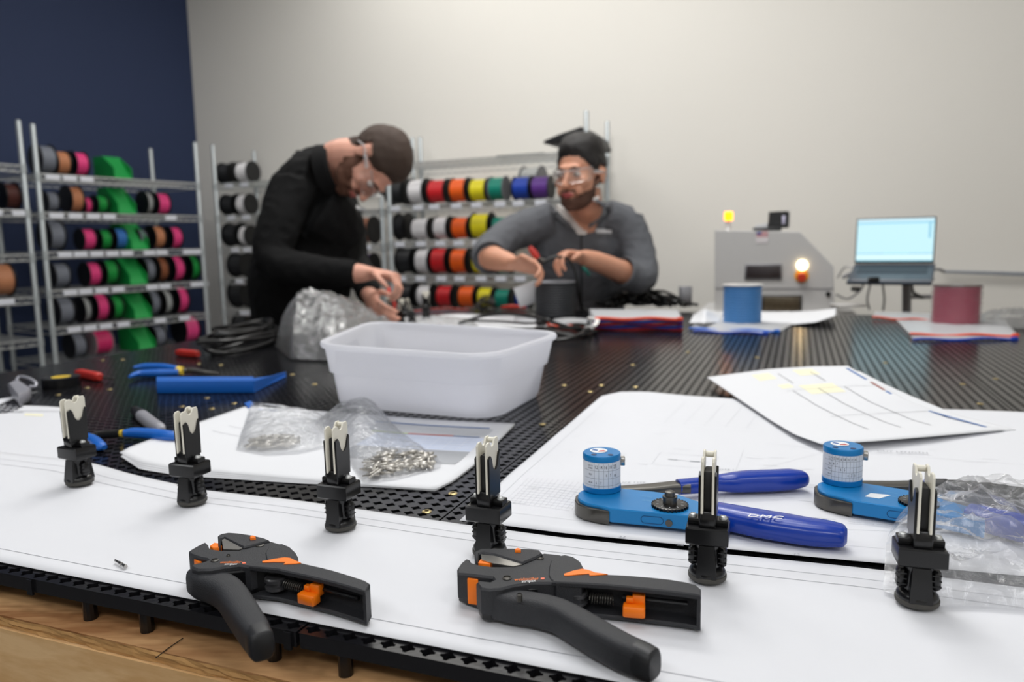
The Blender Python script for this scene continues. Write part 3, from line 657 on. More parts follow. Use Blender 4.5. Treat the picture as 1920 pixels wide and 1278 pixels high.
# ================================================================ blue crimping tools
fd = lambda q: (1060+q[0]/3.43, 820+q[1]/3.43)
o0 = at(*fd((235, 372)), .015); d0 = at(*fd((672, 445)), .015); ang0 = math.atan2(d0.y-o0.y, d0.x-o0.x)
FR = (Matrix.Translation((o0.x, o0.y, T+.005)) @ Matrix.Rotation(ang0, 4, 'Z')).inverted()
def LP(q, h): p = at(*fd(q), h+.005); p = FR @ p; return Vector((p.x, p.y, h))
def crimper(label, M, wrapped):
    t = thing('crimping_tool', label, 'crimping tool'); t.matrix_basis = M
    HT = .0165
    fr = [LP(q, HT) for q in [(300, 460), (220, 440), (140, 425), (95, 405), (80, 385), (85, 355), (110, 340), (250, 322), (370, 330), (560, 348), (740, 372), (830, 405), (960, 440), (1050, 470), (1040, 545), (780, 505), (520, 480)]]
    MB().prism(fr, .003, HT, .0009).build('frame', ANOD, t, angle=35)
    hd = [LP(q, HT) for q in [(282, 458), (200, 446), (120, 428), (76, 408), (60, 385), (66, 355), (95, 340), (200, 360)]]
    MB().prism(hd, .0005, HT-.003, .0008).build('head_band', DKSTEEL, t)
    mb = MB(); mb.lathe([(.0172, HT), (.0188, HT+.0005), (.0188, HT+.0055), (.0180, HT+.006)], 40); mb.lathe([(.0180, HT+.031), (.0186, HT+.0315), (.0186, HT+.0365), (.0178, HT+.0375)], 40)
    mb.lathe([(.0172, HT+.004), (.0172, HT+.034)], 24); mb.build('turret', ANOD, t)
    mb = MB(); mb.lathe([(.0181, HT+.0056), (.0184, HT+.0058), (.0184, HT+.0312), (.0181, HT+.0314)], 40, caps=False); lab = mb.build('turret_label', mat('label_stock', (226, 230, 236), .5), t)
    # printed table on the label; angles measured from the side that faces the lens
    face = math.atan2(-1, 0.0)
    a0 = math.atan2(-o0.y, -o0.x)-ang0        # towards the camera in the tool's own frame
    Rr = .01855
    def cylp(x, z): th = a0+x/Rr; return Vector((Rr*math.cos(th), Rr*math.sin(th), HT+z))
    g = MB()
    def seg(x0, z0, x1, z1, wd=.00022):
        n = 10; q = [(x0+(x1-x0)*i/n, z0+(z1-z0)*i/n) for i in range(n+1)]; dx, dz = (0, wd/2) if abs(x1-x0) > abs(z1-z0) else (wd/2, 0)
        vs = []; 
        for x, z in q: vs += [cylp(x-dx, z-dz), cylp(x+dx, z+dz)]
        g.add(vs, [(2*i, 2*i+1, 2*i+3, 2*i+2) for i in range(n)])
    rows = [.0085, .0155, .0232] if not wrapped else [.0095, .0148, .0200, .0255]
    cols = [-.0075+.0046*k for k in range(6)] if not wrapped else [-.011+.0034*k for k in range(9)]
    for z in rows: seg(-.020, z, .026, z)
    for x in cols: seg(x, .006, x, .031)
    g.build('table_lines', mat('label_line_grey', (120, 126, 136), .7), lab)
    g = MB()
    def txt(s_, x, z, w_, hs=1.2):
        vs, fs = text_mesh(s_, 1.0); xs = [v.x for v in vs]; k = w_/(max(xs)-min(xs)); x0 = min(xs)
        g.add([cylp(x+(v.x-x0)*k, z+v.y*k*hs) for v in vs], fs)
    if not wrapped:
        txt('COLOR', -.0150, .0275, .006); txt('CODE', -.0145, .0248, .0052); txt('RED', -.0135, .0185, .0036); txt('BLUE', -.0138, .0105, .0042)
        for s_, x in (('12', 0), ('14', 1), ('16', 2), ('18', 3)): txt(s_, -.0065+.0046*x, .0255, .0026, 1.4)
        txt('6', -.006, .0105, .0010, 1.5); txt('7', -.0014, .0105, .0010, 1.5); txt('6', .0040, .0180, .0010, 1.5); txt('5', .0083, .0180, .0010, 1.5); txt('WIRE', .0118, .0275, .004); txt('SIZE', .0122, .0250, .004); txt('SEL', .0128, .0170, .003, 1.5)
    else:
        txt('COLOR', -.0152, .0280, .004); txt('CODE', -.0150, .0262, .003)
        for i, s_ in enumerate(('12', '14', '16', '18', '20', '22', '24')): txt(s_, -.0104+.0034*i, .0268, .0020, 1.4)
        txt('YEL', -.0150, .0215, .0030); txt('RED', -.0150, .0165, .0030); txt('BLUE', -.0152, .0112, .0034); txt('8', -.0098, .0215, .001, 1.5); txt('7', -.0064, .0215, .001, 1.5); txt('6', -.003, .0165, .001, 1.5); txt('5', .0004, .0165, .001, 1.5); txt('4', .0038, .0108, .001, 1.5); txt('3', .0072, .0108, .001, 1.5); txt('2', .0104, .0108, .001, 1.5)
    g.build('label_text', INKD, lab, smooth=False)
    zt = HT+.0376; up = Vector((-math.cos(a0), -math.sin(a0), 0)); rt = up.cross(Vector((0, 0, 1)))
    def tp(x, y, z=zt): return rt*x+up*y+Vector((0, 0, z))
    disc = lambda x, y, rx, z0, m_, nm: MB().add([tp(x+rx*math.cos(a), y+rx*math.sin(a), z0) for a in [2*PI*i/24 for i in range(24)]], [list(range(24))]).build(nm, m_, t, smooth=False)
    disc(-.003, .004, .0086, zt+.0002, mat('white_sticker', (236, 238, 240), .4), 'top_sticker')
    MB().add([tp(-.010, .0045, zt+.0004), tp(-.0045, .002, zt+.0004), tp(-.0035, .0055, zt+.0004), tp(-.008, .008, zt+.0004)], [(0, 1, 2, 3)]).build('sticker_mark', INKB, t, smooth=False)
    MB().add([tp(-.0035, -.001, zt+.0004), tp(.0045, .0005, zt+.0004), tp(.002, .0045, zt+.0004), tp(-.002, .003, zt+.0004)], [(0, 1, 2, 3)]).build('sticker_mark', mat('red_sticker', (205, 70, 60), .5), t, smooth=False)
    disc(-.0075, -.0105, .0027, zt+.0002, mat('deep_blue_socket', (6, 40, 90), .5), 'socket_screw'); disc(.0085, -.0105, .0027, zt+.0002, mat('deep_blue_socket'), 'socket_screw')
    mb = MB(); R_ = Matrix.Translation(tp(.0200, .001, HT+.0285)) @ Matrix.Rotation(math.atan2(rt.y, rt.x), 4, 'Z'); mb.box((.0004, 0, 0), (.0046, .007, .0080), R_, .0006); mb.build('index_tab', STEEL, t)
    # dial
    dl = LP((672, 445), HT); Md = Matrix.Translation((dl.x, dl.y, 0))
    prof = [(.0158, HT), (.0160, HT+.0006), (.0160, HT+.0024), (.0140, HT+.0030)]
    mb = MB(); mb.lathe(prof, 40, Md)
    for k in range(28):
        a = 2*PI*k/28; mb.box((0, 0, 0), (.0014, .0012, .0026), Matrix.Translation((dl.x+.0161*math.cos(a), dl.y+.0161*math.sin(a), HT+.0014)) @ Matrix.Rotation(a, 4, 'Z'))
    mb.build('selector_dial', BLK, t)
    mb = MB(); mb.lathe([(.0065, HT+.003), (.0062, HT+.0075), (.0068, HT+.0078), (.0068, HT+.0100), (.0050, HT+.0102)], 20, Md); mb.lathe([(.0048, HT+.0102), (.0046, HT+.0140), (.0036, HT+.0146)], 18, Md); mb.build('dial_knob', DKSTEEL, t)
    mb = MB()
    for k in range(10):
        a = 2*PI*k/10; r = .0118; c = Vector((dl.x+r*math.cos(a), dl.y+r*math.sin(a), HT+.00315)); dd = Vector((math.cos(a), math.sin(a), 0)); ss = Vector((-dd.y, dd.x, 0))
        mb.add([c-dd*.0012-ss*.0003, c+dd*.0012-ss*.0003, c+dd*.0012+ss*.0003, c-dd*.0012+ss*.0003], [(0, 1, 2, 3)])
    mb.build('dial_marks', INKL, t, smooth=False)
    # inset pill and screw on the front side
    a_, b_ = LP((300, 460), HT), LP((780, 505), HT); dv = (b_-a_).normalized(); nv = Vector((dv.y, -dv.x, 0))
    if nv.y > 0: nv = -nv
    def sp(s_, z, off=.0): q = a_.lerp(b_, s_); return Vector((q.x, q.y, 0))+nv*off+Vector((0, 0, z))
    L_ = (b_-a_).length; pill = []
    for k in range(20):
        th = 2*PI*k/20; cx_ = .0065*(1 if math.cos(th) > 0 else -1); pill.append(sp(.545+(cx_+.0035*math.cos(th))/L_, .0092+.0034*math.sin(th), .0002))
    g = MB(); g.tube(pill, .00022, 5, closed=True); g.build('inset_outline', mat('dark_blue_line', (6, 60, 110), .5), t)
    g = MB(); g.tube([sp(.77, .0080, .0001), sp(.77, .0080, .0008)], .0032, 16); g.build('side_screw', DKSTEEL, t)
    g = MB()
    for s_, x0, y0, x1, y1 in (('CRIMP TOOL', 480, 382, 560, 390), ('SEL.NO.', 490, 408, 550, 416)):
        p0, p1 = LP((x0, y0), HT), LP((x1, y1), HT); p0.z = p1.z = HT+.0002; text_on(g, s_, p0, p1, Vector((0, 0, 1)).cross((p1-p0).normalized()), 1.2)
    g.build('engraving', mat('pale_blue_print2', (120, 178, 214), .5), t, smooth=False)
    if wrapped:
        MB().prism([LP(q, HT) for q in [(398, 398), (515, 402), (445, 432), (360, 425)]], HT, HT+.0003).build('serial_sticker', mat('white_sticker'), t, smooth=False)
    # fixed handle: dipped grip
    def grip(pts, rad, m_, nm, parent=t, pw=2.4, n=22):
        pa = smooth_path(pts, 5); rd = []
        for i in range(len(pa)):
            k = i/5; j = min(int(k), len(rad)-2); f_ = k-j; rd.append((rad[j][0]*(1-f_)+rad[j+1][0]*f_, rad[j][1]*(1-f_)+rad[j+1][1]*f_))
        g = MB(); g.tube(pa, rd, n, up=(0, 0, 1), power=pw); return g.build(nm, m_, parent, angle=60)
    hz = .0105
    hp = [LP(q, hz) for q in [(960, 500), (1100, 530), (1250, 560), (1400, 585), (1550, 610), (1680, 625), (1780, 637), (1812, 641)]]
    hp = [Vector((q.x, q.y, .0112)) for q in hp]
    grip(hp, [(.0145, .0104), (.0160, .0110), (.0168, .0112), (.0165, .0112), (.0155, .0110), (.0142, .0105), (.0120, .0090), (.0070, .0055)], DIP, 'fixed_grip')
    if not wrapped:
        g = MB(); p0, p1 = LP((1172, 512), .0226), LP((1392, 528), .0226); p0.z = p1.z = .0229; u = Vector((0, 0, 1)).cross((p1-p0).normalized())
        vs, fs = text_mesh('DMC', 1.0); xs = [v.x for v in vs]; x0, x1 = min(xs), max(xs); k = (p1-p0).length/(x1-x0); dd = (p1-p0)
        vv = [p0+dd*((v.x-x0+v.y*.25)/(x1-x0))+u*(v.y*k*.72) for v in vs]
        g.add(vv, fs); g.add([q+u*.0004+dd*.008+Vector((0, 0, .00005)) for q in vv], fs); g.build('lettering', INKW, t, smooth=False)
    # moving handle
    mp = [LP(q, .011) for q in [(360, 345), (560, 335), (700, 325), (800, 325)]]
    mp = [Vector((q.x, q.y, .0115)) for q in mp]
    grip(mp, [(.007, .0035), (.0085, .0040), (.0085, .0050), (.0080, .0052)], DKSTEEL, 'moving_arm', pw=4)
    if not wrapped:
        hp2 = [LP(q, .011) for q in [(725, 325), (850, 315), (980, 300), (1080, 295), (1180, 288), (1330, 283), (1450, 275), (1530, 270), (1553, 268)]]; hp2 = [Vector((q.x, q.y, .0118)) for q in hp2]
        grip(hp2, [(.0085, .0075), (.0088, .0078), (.0090, .0082), (.0120, .0100), (.0132, .0108), (.0130, .0108), (.0125, .0105), (.0095, .0080), (.004, .0035)], DIP, 'moving_grip')
    else:
        D0, D1 = LP((760, 322), .011), LP((1900, 300), .011); base = mp[-1]-Vector((.006, 0, 0))
        dirv = Matrix.Rotation(math.radians(-1), 3, 'Z') @ (Vector((1, .13, 0)).normalized())
        pa = []; rd = []; n = 88
        for i in range(n+1):
            s_ = i/n*.155; pa.append(Vector((base.x, base.y, .0125))+dirv*s_); w_ = (s_/.0125) % 1.0
            r = .0082+.0055*min(1, s_/.05)+.0012*w_; rd.append((r, r*.82))
        g = MB(); g.tube(pa, rd, 20, up=(0, 0, 1)); g.build('wrapped_grip', mat('black_rubber_tape', (46, 46, 48), .6, var=.1), t, angle=60)
        g = MB(); g.tube([base-dirv*.006+Vector((0, 0, 0)), base+dirv*.004], [(.0085, .0065), (.009, .007)], 16, up=(0, 0, 1)); g.build('grip_collar', DIP, t)
    return t
crimper('blue crimping tool with two blue vinyl grips, standing turret marked with a colour table', Matrix.Translation((o0.x, o0.y, T+.0055)) @ Matrix.Rotation(ang0, 4, 'Z'), False)
fe = lambda q: (1500+q[0]/3.55, 800+q[1]/3.55)
o1 = at(*fe((278, 368)), .0215); d1 = at(*fe((700, 455)), .0215); ang1 = math.atan2(d1.y-o1.y, d1.x-o1.x)
crimper('blue crimping tool at right with one handle wrapped in black tape', Matrix.Translation((o1.x, o1.y, T+.0055)) @ Matrix.Rotation(ang1, 4, 'Z'), True)
# single pin in front
mb = MB(); a, b = at(216, 1050, .0045), at(236, 1062, .0045); d = b-a
mb.tube([a, a+d*.35, a+d*.36, a+d*.62, a+d*.63, a+d*.95, b], [.0010, .0010, .0014, .0014, .0011, .0017, .0015], 12)
tag(mb.build('crimp_pin', STEEL), 'single small silver crimp pin lying alone on the white drawing strip', 'crimp pin')
# ================================================================ white bin
b0 = [at(618, 762), at(925, 791), at(1022, 738)]; b0.append(b0[0]+b0[2]-b0[1])
RH = .120
b1 = [at(594, 645, RH), at(917, 667, RH), at(1052, 622, RH), at(696, 602, RH)]
for q in b1: q.z = T
c_ = sum(b0, Vector())/4
bn = thing('storage_bin', 'white plastic bin with a rolled rim standing on the black panels', 'bin', (c_.x, c_.y, T+.0005))
def bq(f, out, h, r):      # ring between base and rim
    q = [b0[i].lerp(b1[i], f) for i in range(4)]; cc = sum(q, Vector())/4
    q = [p+(p-cc).normalized()*out for p in q]
    return [Vector((p.x, p.y, T+.0005+h)) for p in rquad(q, r, 7)]
mb = MB(); H_ = RH
mb.rings([bq(.0, -.012, .0, .045), bq(.0, -.002, .002, .05), bq(.08, .0, .010, .052), bq(.50, .0, .064, .056), bq(.505, .0005, .0655, .056), bq(.515, .0055, .0665, .058), bq(.53, .0058, .068, .058), bq(.95, .004, H_-.008, .062), bq(.95, .010, H_-.008, .066), bq(.96, .012, H_-.004, .068), bq(.96, .010, H_, .067), bq(.95, .0, H_, .062),
          bq(.94, -.004, H_-.003, .058), bq(.53, -.001, .069, .056), bq(.51, -.004, .066, .052), bq(.1, -.005, .010, .048), bq(.02, -.014, .004, .04)])
mb.build('bin_body', BINP, bn, world=True, angle=50)
# black clips lying inside the bin
def clip(x, y, h, rx, ry, rz, lab):
    M = Matrix.Translation(at(x, y, h)) @ Matrix.Rotation(rz, 4, 'Z') @ Matrix.Rotation(ry, 4, 'Y') @ Matrix.Rotation(rx, 4, 'X'); M = M @ Matrix.Scale(.8, 4)
    dup(holder0, M=M, label=lab, group='black wire holders thrown in the white bin')
clip(975, 655, .050, 1.45, 0, .4, 'black wire holder lying loose inside the white bin')
clip(930, 690, .022, 1.5, 0, 2.1, 'black wire holder lying loose inside the white bin')
t = thing('cable_tie', 'black cable tie leaning up inside the right corner of the white bin', 'cable tie', tuple(at(985, 690, .06)))
mb = MB(); mb.tube([at(980, 690, .020), at(988, 660, .060), at(996, 630, .096)], .0024, 8); mb.build('strap', BLK, t, world=True)
mb = MB(); mb.box(at(997, 627, .099), (.008, .006, .013)); mb.build('tie_head', BLK, t, world=True)

# ================================================================ clear bags
def crumple(p, k, s): 
    n1 = 1-abs(noise.noise(Vector((p.x*k, p.y*k, s)))*2); n2 = 1-abs(noise.noise(Vector((p.x*k*2.3+5, p.y*k*2.3, s*2)))*2)
    return n1*.65+n2*.35
def bag(name, label, bot, top, left, right, hf, amp, k, seed, m=FILM, n=(60, 40), layers=2, parent=None, group=None):
    mb = MB()
    for L in range(layers):
        pt = Patch(bot, top, left, right, None, 0, seed+L)
        def fn(a, b, L=L, pt=pt):
            p = pt(a, b); e = min(1, 8*min(a, 1-a, b, 1-b)+.1)
            p.z += .0015+hf(a, b)*(1-.28*L)+amp*e*(crumple(p, k, seed+3.1*L)-.3)*(1 if L == 0 else .8)
            p.z = max(p.z, T+.0045+.001*L); return p
        mb.grid(fn, *n)
    o = mb.build(name, m, parent, angle=0)
    if not parent: tag(o, label, 'bag', group)
    return o
dome = lambda a, b, pa=.8, pb=.8: max(0, math.sin(PI*a))**pa*max(0, math.sin(PI*b))**pb
bag('clear_bag', 'large puffed clear plastic bag behind the left end of the white bin', [(516, 652), (545, 676), (640, 680), (735, 655)], [(548, 632), (610, 618), (680, 612), (750, 610)], [(516, 652), (522, 640), (548, 632)], [(735, 655), (745, 630), (750, 610)],
    lambda a, b: .128*dome(a**.9, b, .65, .6)*(1.05-.35*abs(a-.42)*2), .034, 13, 4, FILM2)
bag('clear_bag', 'flat crumpled clear bag on the paper right behind the white bin', [(690, 618), (800, 612), (900, 616)], [(700, 600), (800, 594), (880, 598)], [(690, 618), (700, 600)], [(900, 616), (880, 598)], lambda a, b: .01*dome(a, b), .014, 40, 8, FILM2, (40, 20))
bag('clear_bag', 'crumpled heap of clear plastic bags at the right edge by the last holder', [(1655, 1120), (1740, 1150), (1830, 1150), (2000, 1160)], [(1690, 975), (1760, 940), (1850, 930), (2000, 935)], [(1655, 1120), (1660, 1050), (1690, 975)], [(2000, 1160), (2000, 935)],
    lambda a, b: .004+.024*dome(min(1, a*.6+.12), b, .7, .9)+.022*max(0, b-.55)*min(1, a*2), .018, 22, 12, FILM, (110, 80))
# bags with crimp pins
pin = MB(); pin.tube([(0, 0, 0), (0, 0, .0045), (0, 0, .0046), (0, 0, .0085), (0, 0, .0086), (0, 0, .0190)], [.0010, .0010, .0014, .0014, .0018, .0018], 7)
pme = pin.mesh('crimp_pin'); pme.materials.append(mat('tinned_metal', (206, 202, 194), .3, .75, var=.1, scale=200))
pme.polygons.foreach_set('use_smooth', [True]*len(pme.polygons))
def pins(bot, top, left, right, n, hmax, lab, grp, seed):
    random.seed(seed); pt = Patch(bot, top, left, right, None, 0)
    for i in range(n):
        a, b = random.uniform(.06, .94), random.uniform(.08, .92); p = pt(a, b); e = dome(a, b, .5, .5)
        p.z = T+.0072+hmax*e*(i/n)
        th = random.gauss(.45, .55); el = random.uniform(-.18, .18)
        o = bpy.data.objects.new('crimp_pin', pme); COL.objects.link(o)
        d = Vector((math.cos(th)*math.cos(el), math.sin(th)*math.cos(el), math.sin(el)))
        o.matrix_basis = Matrix.Translation(p) @ d.to_track_quat('Z', 'Y').to_matrix().to_4x4() @ Matrix.Translation((0, 0, -.0095)); tag(o, lab, 'crimp pin', grp)
pins([(690, 912), (730, 905), (818, 884)], [(678, 880), (725, 858), (812, 864)], [(690, 912), (678, 880)], [(818, 884), (812, 864)], 150, .011, 'silver crimp pin heaped inside the clear bag behind the third holder', 'silver crimp pins in the right bag', 5)
pins([(462, 848), (500, 853), (552, 850)], [(470, 832), (510, 826), (566, 830)], [(462, 848), (470, 832)], [(552, 850), (566, 830)], 70, .005, 'silver crimp pin in the flat heap inside the left clear bag', 'silver crimp pins in the left bag', 6)
bag('pin_bag', 'clear bag with a bright heap of crimp pins, trailing left over the stack of sheets', [(600, 815), (640, 850), (682, 914), (745, 905), (826, 884)], [(596, 790), (650, 768), (705, 776), (760, 820), (818, 862)], [(600, 815), (590, 800), (596, 790)], [(826, 884), (828, 872), (818, 862)],
    lambda a, b: .012*dome(min(1, a), b, .5, .6)+.030*math.exp(-((a-.38)/.22)**2)*math.sin(PI*b)**.7, .009, 34, 21, FILM, (90, 60))
bag('pin_bag', 'clear bag with folded mouth and a flat heap of pins on the sheet stack', [(445, 848), (500, 858), (560, 855), (620, 842)], [(472, 772), (530, 780), (580, 788), (640, 800)], [(445, 848), (452, 820), (472, 772)], [(620, 842), (640, 800)],
    lambda a, b: .006+.016*dome(a, b, .6, .7)+.020*max(0, b-.55)*max(0, 1-a*.8), .009, 30, 31, FILM, (80, 60))

# ================================================================ small tools at the left
def bar(root, name, pts, rad, m, pw=2.4, n=16, sub=4, ang=60):
    pa = smooth_path(pts, sub); rd = []
    rad = [(r, r) if not isinstance(r, tuple) else r for r in rad]
    for i in range(len(pa)):
        k = i/sub; j = min(int(k), len(rad)-2); f_ = k-j; rd.append((rad[j][0]*(1-f_)+rad[j+1][0]*f_, rad[j][1]*(1-f_)+rad[j+1][1]*f_))
    g = MB(); g.tube(pa, rd, n, up=(0, 0, 1), power=pw); return g.build(name, m, root, world=root is not None, angle=ang)
def root_at(name, label, cat, x, y, group=None): p = at(x, y); return thing(name, label, cat, (p.x, p.y, T), group=group)
GREYP = mat('grey_marker_plastic', (150, 150, 156), .35)
r = root_at('marker_pen', 'grey marker pen with black cap lying on the black panels', 'marker', 275, 780)
bar(r, 'cap', [at(253, 769, .008), at(262, 776, .008), at(268, 781, .008)], [.0070, .0085, .0085], BLK); bar(r, 'barrel', [at(266, 779, .0085), at(285, 794, .0085), at(299, 803, .0085), at(303, 806, .0085)], [.0092, .0092, .0085, .004], GREYP)
YEL = mat('yellow_collar', (222, 190, 60), .4)
r = root_at('spring_pliers', 'blue handled pliers with a black coil spring beside the leftmost holder', 'pliers', 260, 815)
bar(r, 'handle', [at(232, 812, .010), at(250, 811, .010), at(285, 813, .010), at(318, 817, .010), at(333, 820, .010)], [(.0055, .005), (.0080, .007), (.0090, .0075), (.0085, .007), (.003, .003)], BLUEP)
bar(r, 'handle', [at(165, 818, .008), at(178, 826, .008), at(188, 836, .008), at(196, 838, .008)], [(.006, .005), (.007, .006), (.0075, .006), (.004, .003)], BLUEP)
bar(r, 'collar', [at(226, 812, .010), at(232, 812, .010)], [.0050, .0056], YEL)
g = MB(); q0, q1 = at(180, 816, .010), at(226, 812, .010); path = []
for k in range(145):
    s_ = k/144; th = s_*2*PI*12; path.append(q0.lerp(q1, s_)+Vector((0, .0052*math.cos(th), .0052*math.sin(th))))
g.tube(path, .0010, 6); g.build('coil_spring', BLK, r, world=True)
bar(r, 'jaw', [at(150, 824, .008), at(165, 818, .009), at(182, 816, .010)], [(.003, .003), (.007, .004), (.004, .003)], DKSTEEL, 4)
r = root_at('wire_cutter', 'blue handled wire cutter with yellow collars lying near the racks', 'wire cutter', 330, 698)
bar(r, 'handle', [at(243, 706, .010), at(262, 700, .010), at(300, 699, .010), at(335, 698, .010)], [(.003, .003), (.0095, .007), (.0105, .008), (.0075, .0065)], BLUEP)
bar(r, 'handle', [at(250, 689, .014), at(270, 687, .014), at(305, 688, .014), at(335, 692, .013)], [(.003, .003), (.009, .007), (.0095, .008), (.0075, .0065)], BLUEP)
bar(r, 'collar', [at(333, 697, .010), at(343, 697, .010)], [(.0085, .007), (.0075, .006)], YEL); bar(r, 'collar', [at(333, 692, .013), at(343, 693, .012)], [(.0085, .007), (.0075, .006)], YEL)
bar(r, 'jaw', [at(343, 695, .011), at(358, 694, .011), at(385, 698, .010), at(412, 700, .009)], [(.006, .005), (.011, .005), (.008, .004), (.002, .002)], DKSTEEL, 3)
# blue folded bracket
r = root_at('blue_bracket', 'blue angled plastic bracket with one raised edge behind the sheet stack', 'bracket', 400, 725)
mb = MB(); mb.prism([at(295, 738), at(477, 737), at(477, 729), at(295, 729)], T+.001, T+.024, .0008); mb.build('front_wall', BLUEP, r, world=True)
mb = MB(); mb.prism([at(295, 736), at(477, 736), at(537, 704, .004), at(512, 704, .004), at(380, 724)], T+.0008, T+.0040, .0006); mb.build('base_flange', BLUEP, r, world=True)
mb = MB(); q = [at(477, 737), at(537, 706)]; d = (q[1]-q[0]).normalized(); nn = Vector((-d.y, d.x, 0))*.003
mb.add([q[0]+Vector((0, 0, .001)), q[0]+nn+Vector((0, 0, .001)), q[0]+nn+Vector((0, 0, .023)), q[0]+Vector((0, 0, .023)), q[1]+Vector((0, 0, .001)), q[1]+nn+Vector((0, 0, .001)), q[1]+nn+Vector((0, 0, .010)), q[1]+Vector((0, 0, .010))],
       [(0, 1, 2, 3), (4, 7, 6, 5), (0, 3, 7, 4), (1, 5, 6, 2), (3, 2, 6, 7), (0, 4, 5, 1)]); mb.build('side_wall', BLUEP, r, world=True)
mb = MB(); mb.prism([at(458, 762), at(470, 757), at(476, 762), at(466, 770)], T+.001, T+.006, .0005); tag(mb.build('pen_tip', BLUEP), 'small blue plastic tip poking out behind the sheet stack', 'cap')
# tape roll
p = at(116, 724); r = thing('tape_roll', 'tape roll', 'tape', (p.x, p.y, T+.0005))
MB().lathe([(.0175, 0), (.034, 0), (.034, .019), (.0175, .019), (.0175, 0)], 40, caps=False).build('tape_band', BLK, r); MB().lathe([(.0095, .001), (.0175, .001), (.0175, .0192), (.0095, .0192), (.0095, .001)], 32, caps=False).build('core', YEL, r); MB().lathe([(.0094, .002), (.0094, .0175)], 24).build('core_label', mat('pale_yellow_label', (226, 200, 90), .6), r)
r['label'] = 'black electrical tape roll with a yellow core near the rack corner'
# silver gauge with loop
p = at(38, 732); r = thing('padlock', 'silver metal padlock with open shackle lying at the far left', 'padlock', (p.x, p.y, T))
SILV = mat('satin_silver', (184, 184, 192), .35, .5)
MB().prism([at(14, 720, .02), at(32, 712, .02), at(58, 727, .02), at(54, 735, .02), at(34, 742, .02)], T+.002, T+.022, .003).build('lock_body', SILV, r, world=True)
g = MB(); g.tube(smooth_path([at(30, 715, .022), at(36, 706, .026), at(52, 708, .026), at(66, 716, .020), at(66, 724, .014), at(56, 724, .014)], 6), .0028, 10); g.build('shackle', SILV, r, world=True)
# red handled pieces
def redtool(x0, y0, x1, y1, lab, shaft):
    r = root_at('screwdriver', lab, 'screwdriver', (x0+x1)/2, (y0+y1)/2+4)
    bar(r, 'handle', [at(x0, y0, .009), at(x0+6, y0+(y1-y0)*.15, .009), at((x0+x1)/2, (y0+y1)/2, .009), at(x1-5, y1-1, .009), at(x1, y1, .009)], [(.006, .006), (.009, .0088), (.009, .0088), (.0095, .009), (.006, .006)], REDP, 3.2)
    if shaft: bar(r, 'shaft', [at(x1, y1, .008), at(x1+shaft, y1+3, .006)], [.0018, .0018], DKSTEEL)
redtool(145, 698, 188, 707, 'short red screwdriver beside the black tape roll', 26); redtool(332, 660, 371, 664, 'red tool grip lying alone near the far table edge', 0)
# black cable coil at the left
def loops(name, label, cat, cx, cy, rx, ry, n, h, rad, m, seed, jit=.12):
    random.seed(seed); c = at(cx, cy); e = at(cx+rx, cy); rX = (e-c).length; rY = (at(cx, cy-ry)-at(cx, cy+ry)).length/2
    mb = MB(); pts = []
    for k in range(n):
        a0 = random.uniform(0, 6.28); s_ = 1-random.random()*.25; ox, oy = random.gauss(0, rX*jit), random.gauss(0, rY*jit); tl = random.uniform(-.25, .25)
        for i in range(16):
            th = a0+2*PI*i/16; z = .004+h*(k/n)+.006*math.sin(th*2+k)+tl*h*math.cos(th)
            pts.append(Vector((c.x+ox+rX*s_*math.cos(th), c.y+oy+rY*s_*math.sin(th), T+max(rad, z+rad))))
    mb.tube(smooth_path(pts, 2), rad, 7); return tag(mb.build(name, m), label, cat)
CABLE = mat('black_cable_jacket', (16, 16, 17), .38)
loops('cable_coil', 'coiled thick black cable behind the large clear bag, in front of the man in black', 'cable', 462, 646, 50, 17, 7, .045, .0052, CABLE, 3)
loops('cable_coil', 'flat black cable loop just behind the right end of the white bin', 'cable', 1050, 628, 52, 12, 3, .012, .004, CABLE, 9, .3)
mb = MB(); mb.tube(smooth_path([at(860, 606, .01), at(905, 592, .03), at(950, 588, .04), at(1000, 594, .035), at(1040, 605, .02), at(1085, 618, .012), at(1120, 622, .006)], 6), .0055, 8)
mb.tube(smooth_path([at(870, 600, .006), at(930, 602, .014), at(990, 606, .02), at(1030, 602, .02)], 6), .0045, 8); tag(mb.build('loose_cable', CABLE), 'loose black cable arching over the papers behind the white bin', 'cable')
mb = MB(); mb.box(at(1015, 603, .014), (.035, .03, .026), bev=.006); tag(mb.build('cable_connector', BLK), 'black plug body on the cable before the black spool', 'connector')
# heap of black cables at the back
random.seed(12); r = root_at('cable_heap', 'heap of black wiring harness cables at the far table edge right of the second man', 'cables', 1215, 578)
for k in range(16):
    x0 = 1118+random.uniform(0, 60); x1 = 1310-random.uniform(0, 60); pts = []
    for i in range(8):
        f_ = i/7; pts.append(at(x0+(x1-x0)*f_, 577+random.uniform(-4, 4))+Vector((0, 0, .010+.060*math.sin(PI*f_)**.7*(k/16)+random.uniform(0, .010))))
    g = MB(); g.tube(smooth_path(pts, 4), random.uniform(.005, .010), 7); g.build('cable', CABLE, r, world=True)
# wires by the man in black
g = None
REDW = mat('red_wire', (200, 60, 50), .5)
for i, (pts, m_) in enumerate([([at(775, 583, .004), at(830, 578, .01), at(880, 580, .006)], REDW), ([at(770, 588, .004), at(820, 584, .008), at(890, 586, .004)], mat('grey_violet_wire', (120, 104, 118), .5))]):
    g = MB(); g.tube(smooth_path(pts, 5), .0022, 6); tag(g.build('wire', m_), ['thin red wire lying behind the far holders', 'thin greyish wire lying behind the far holders'][i], 'wire')
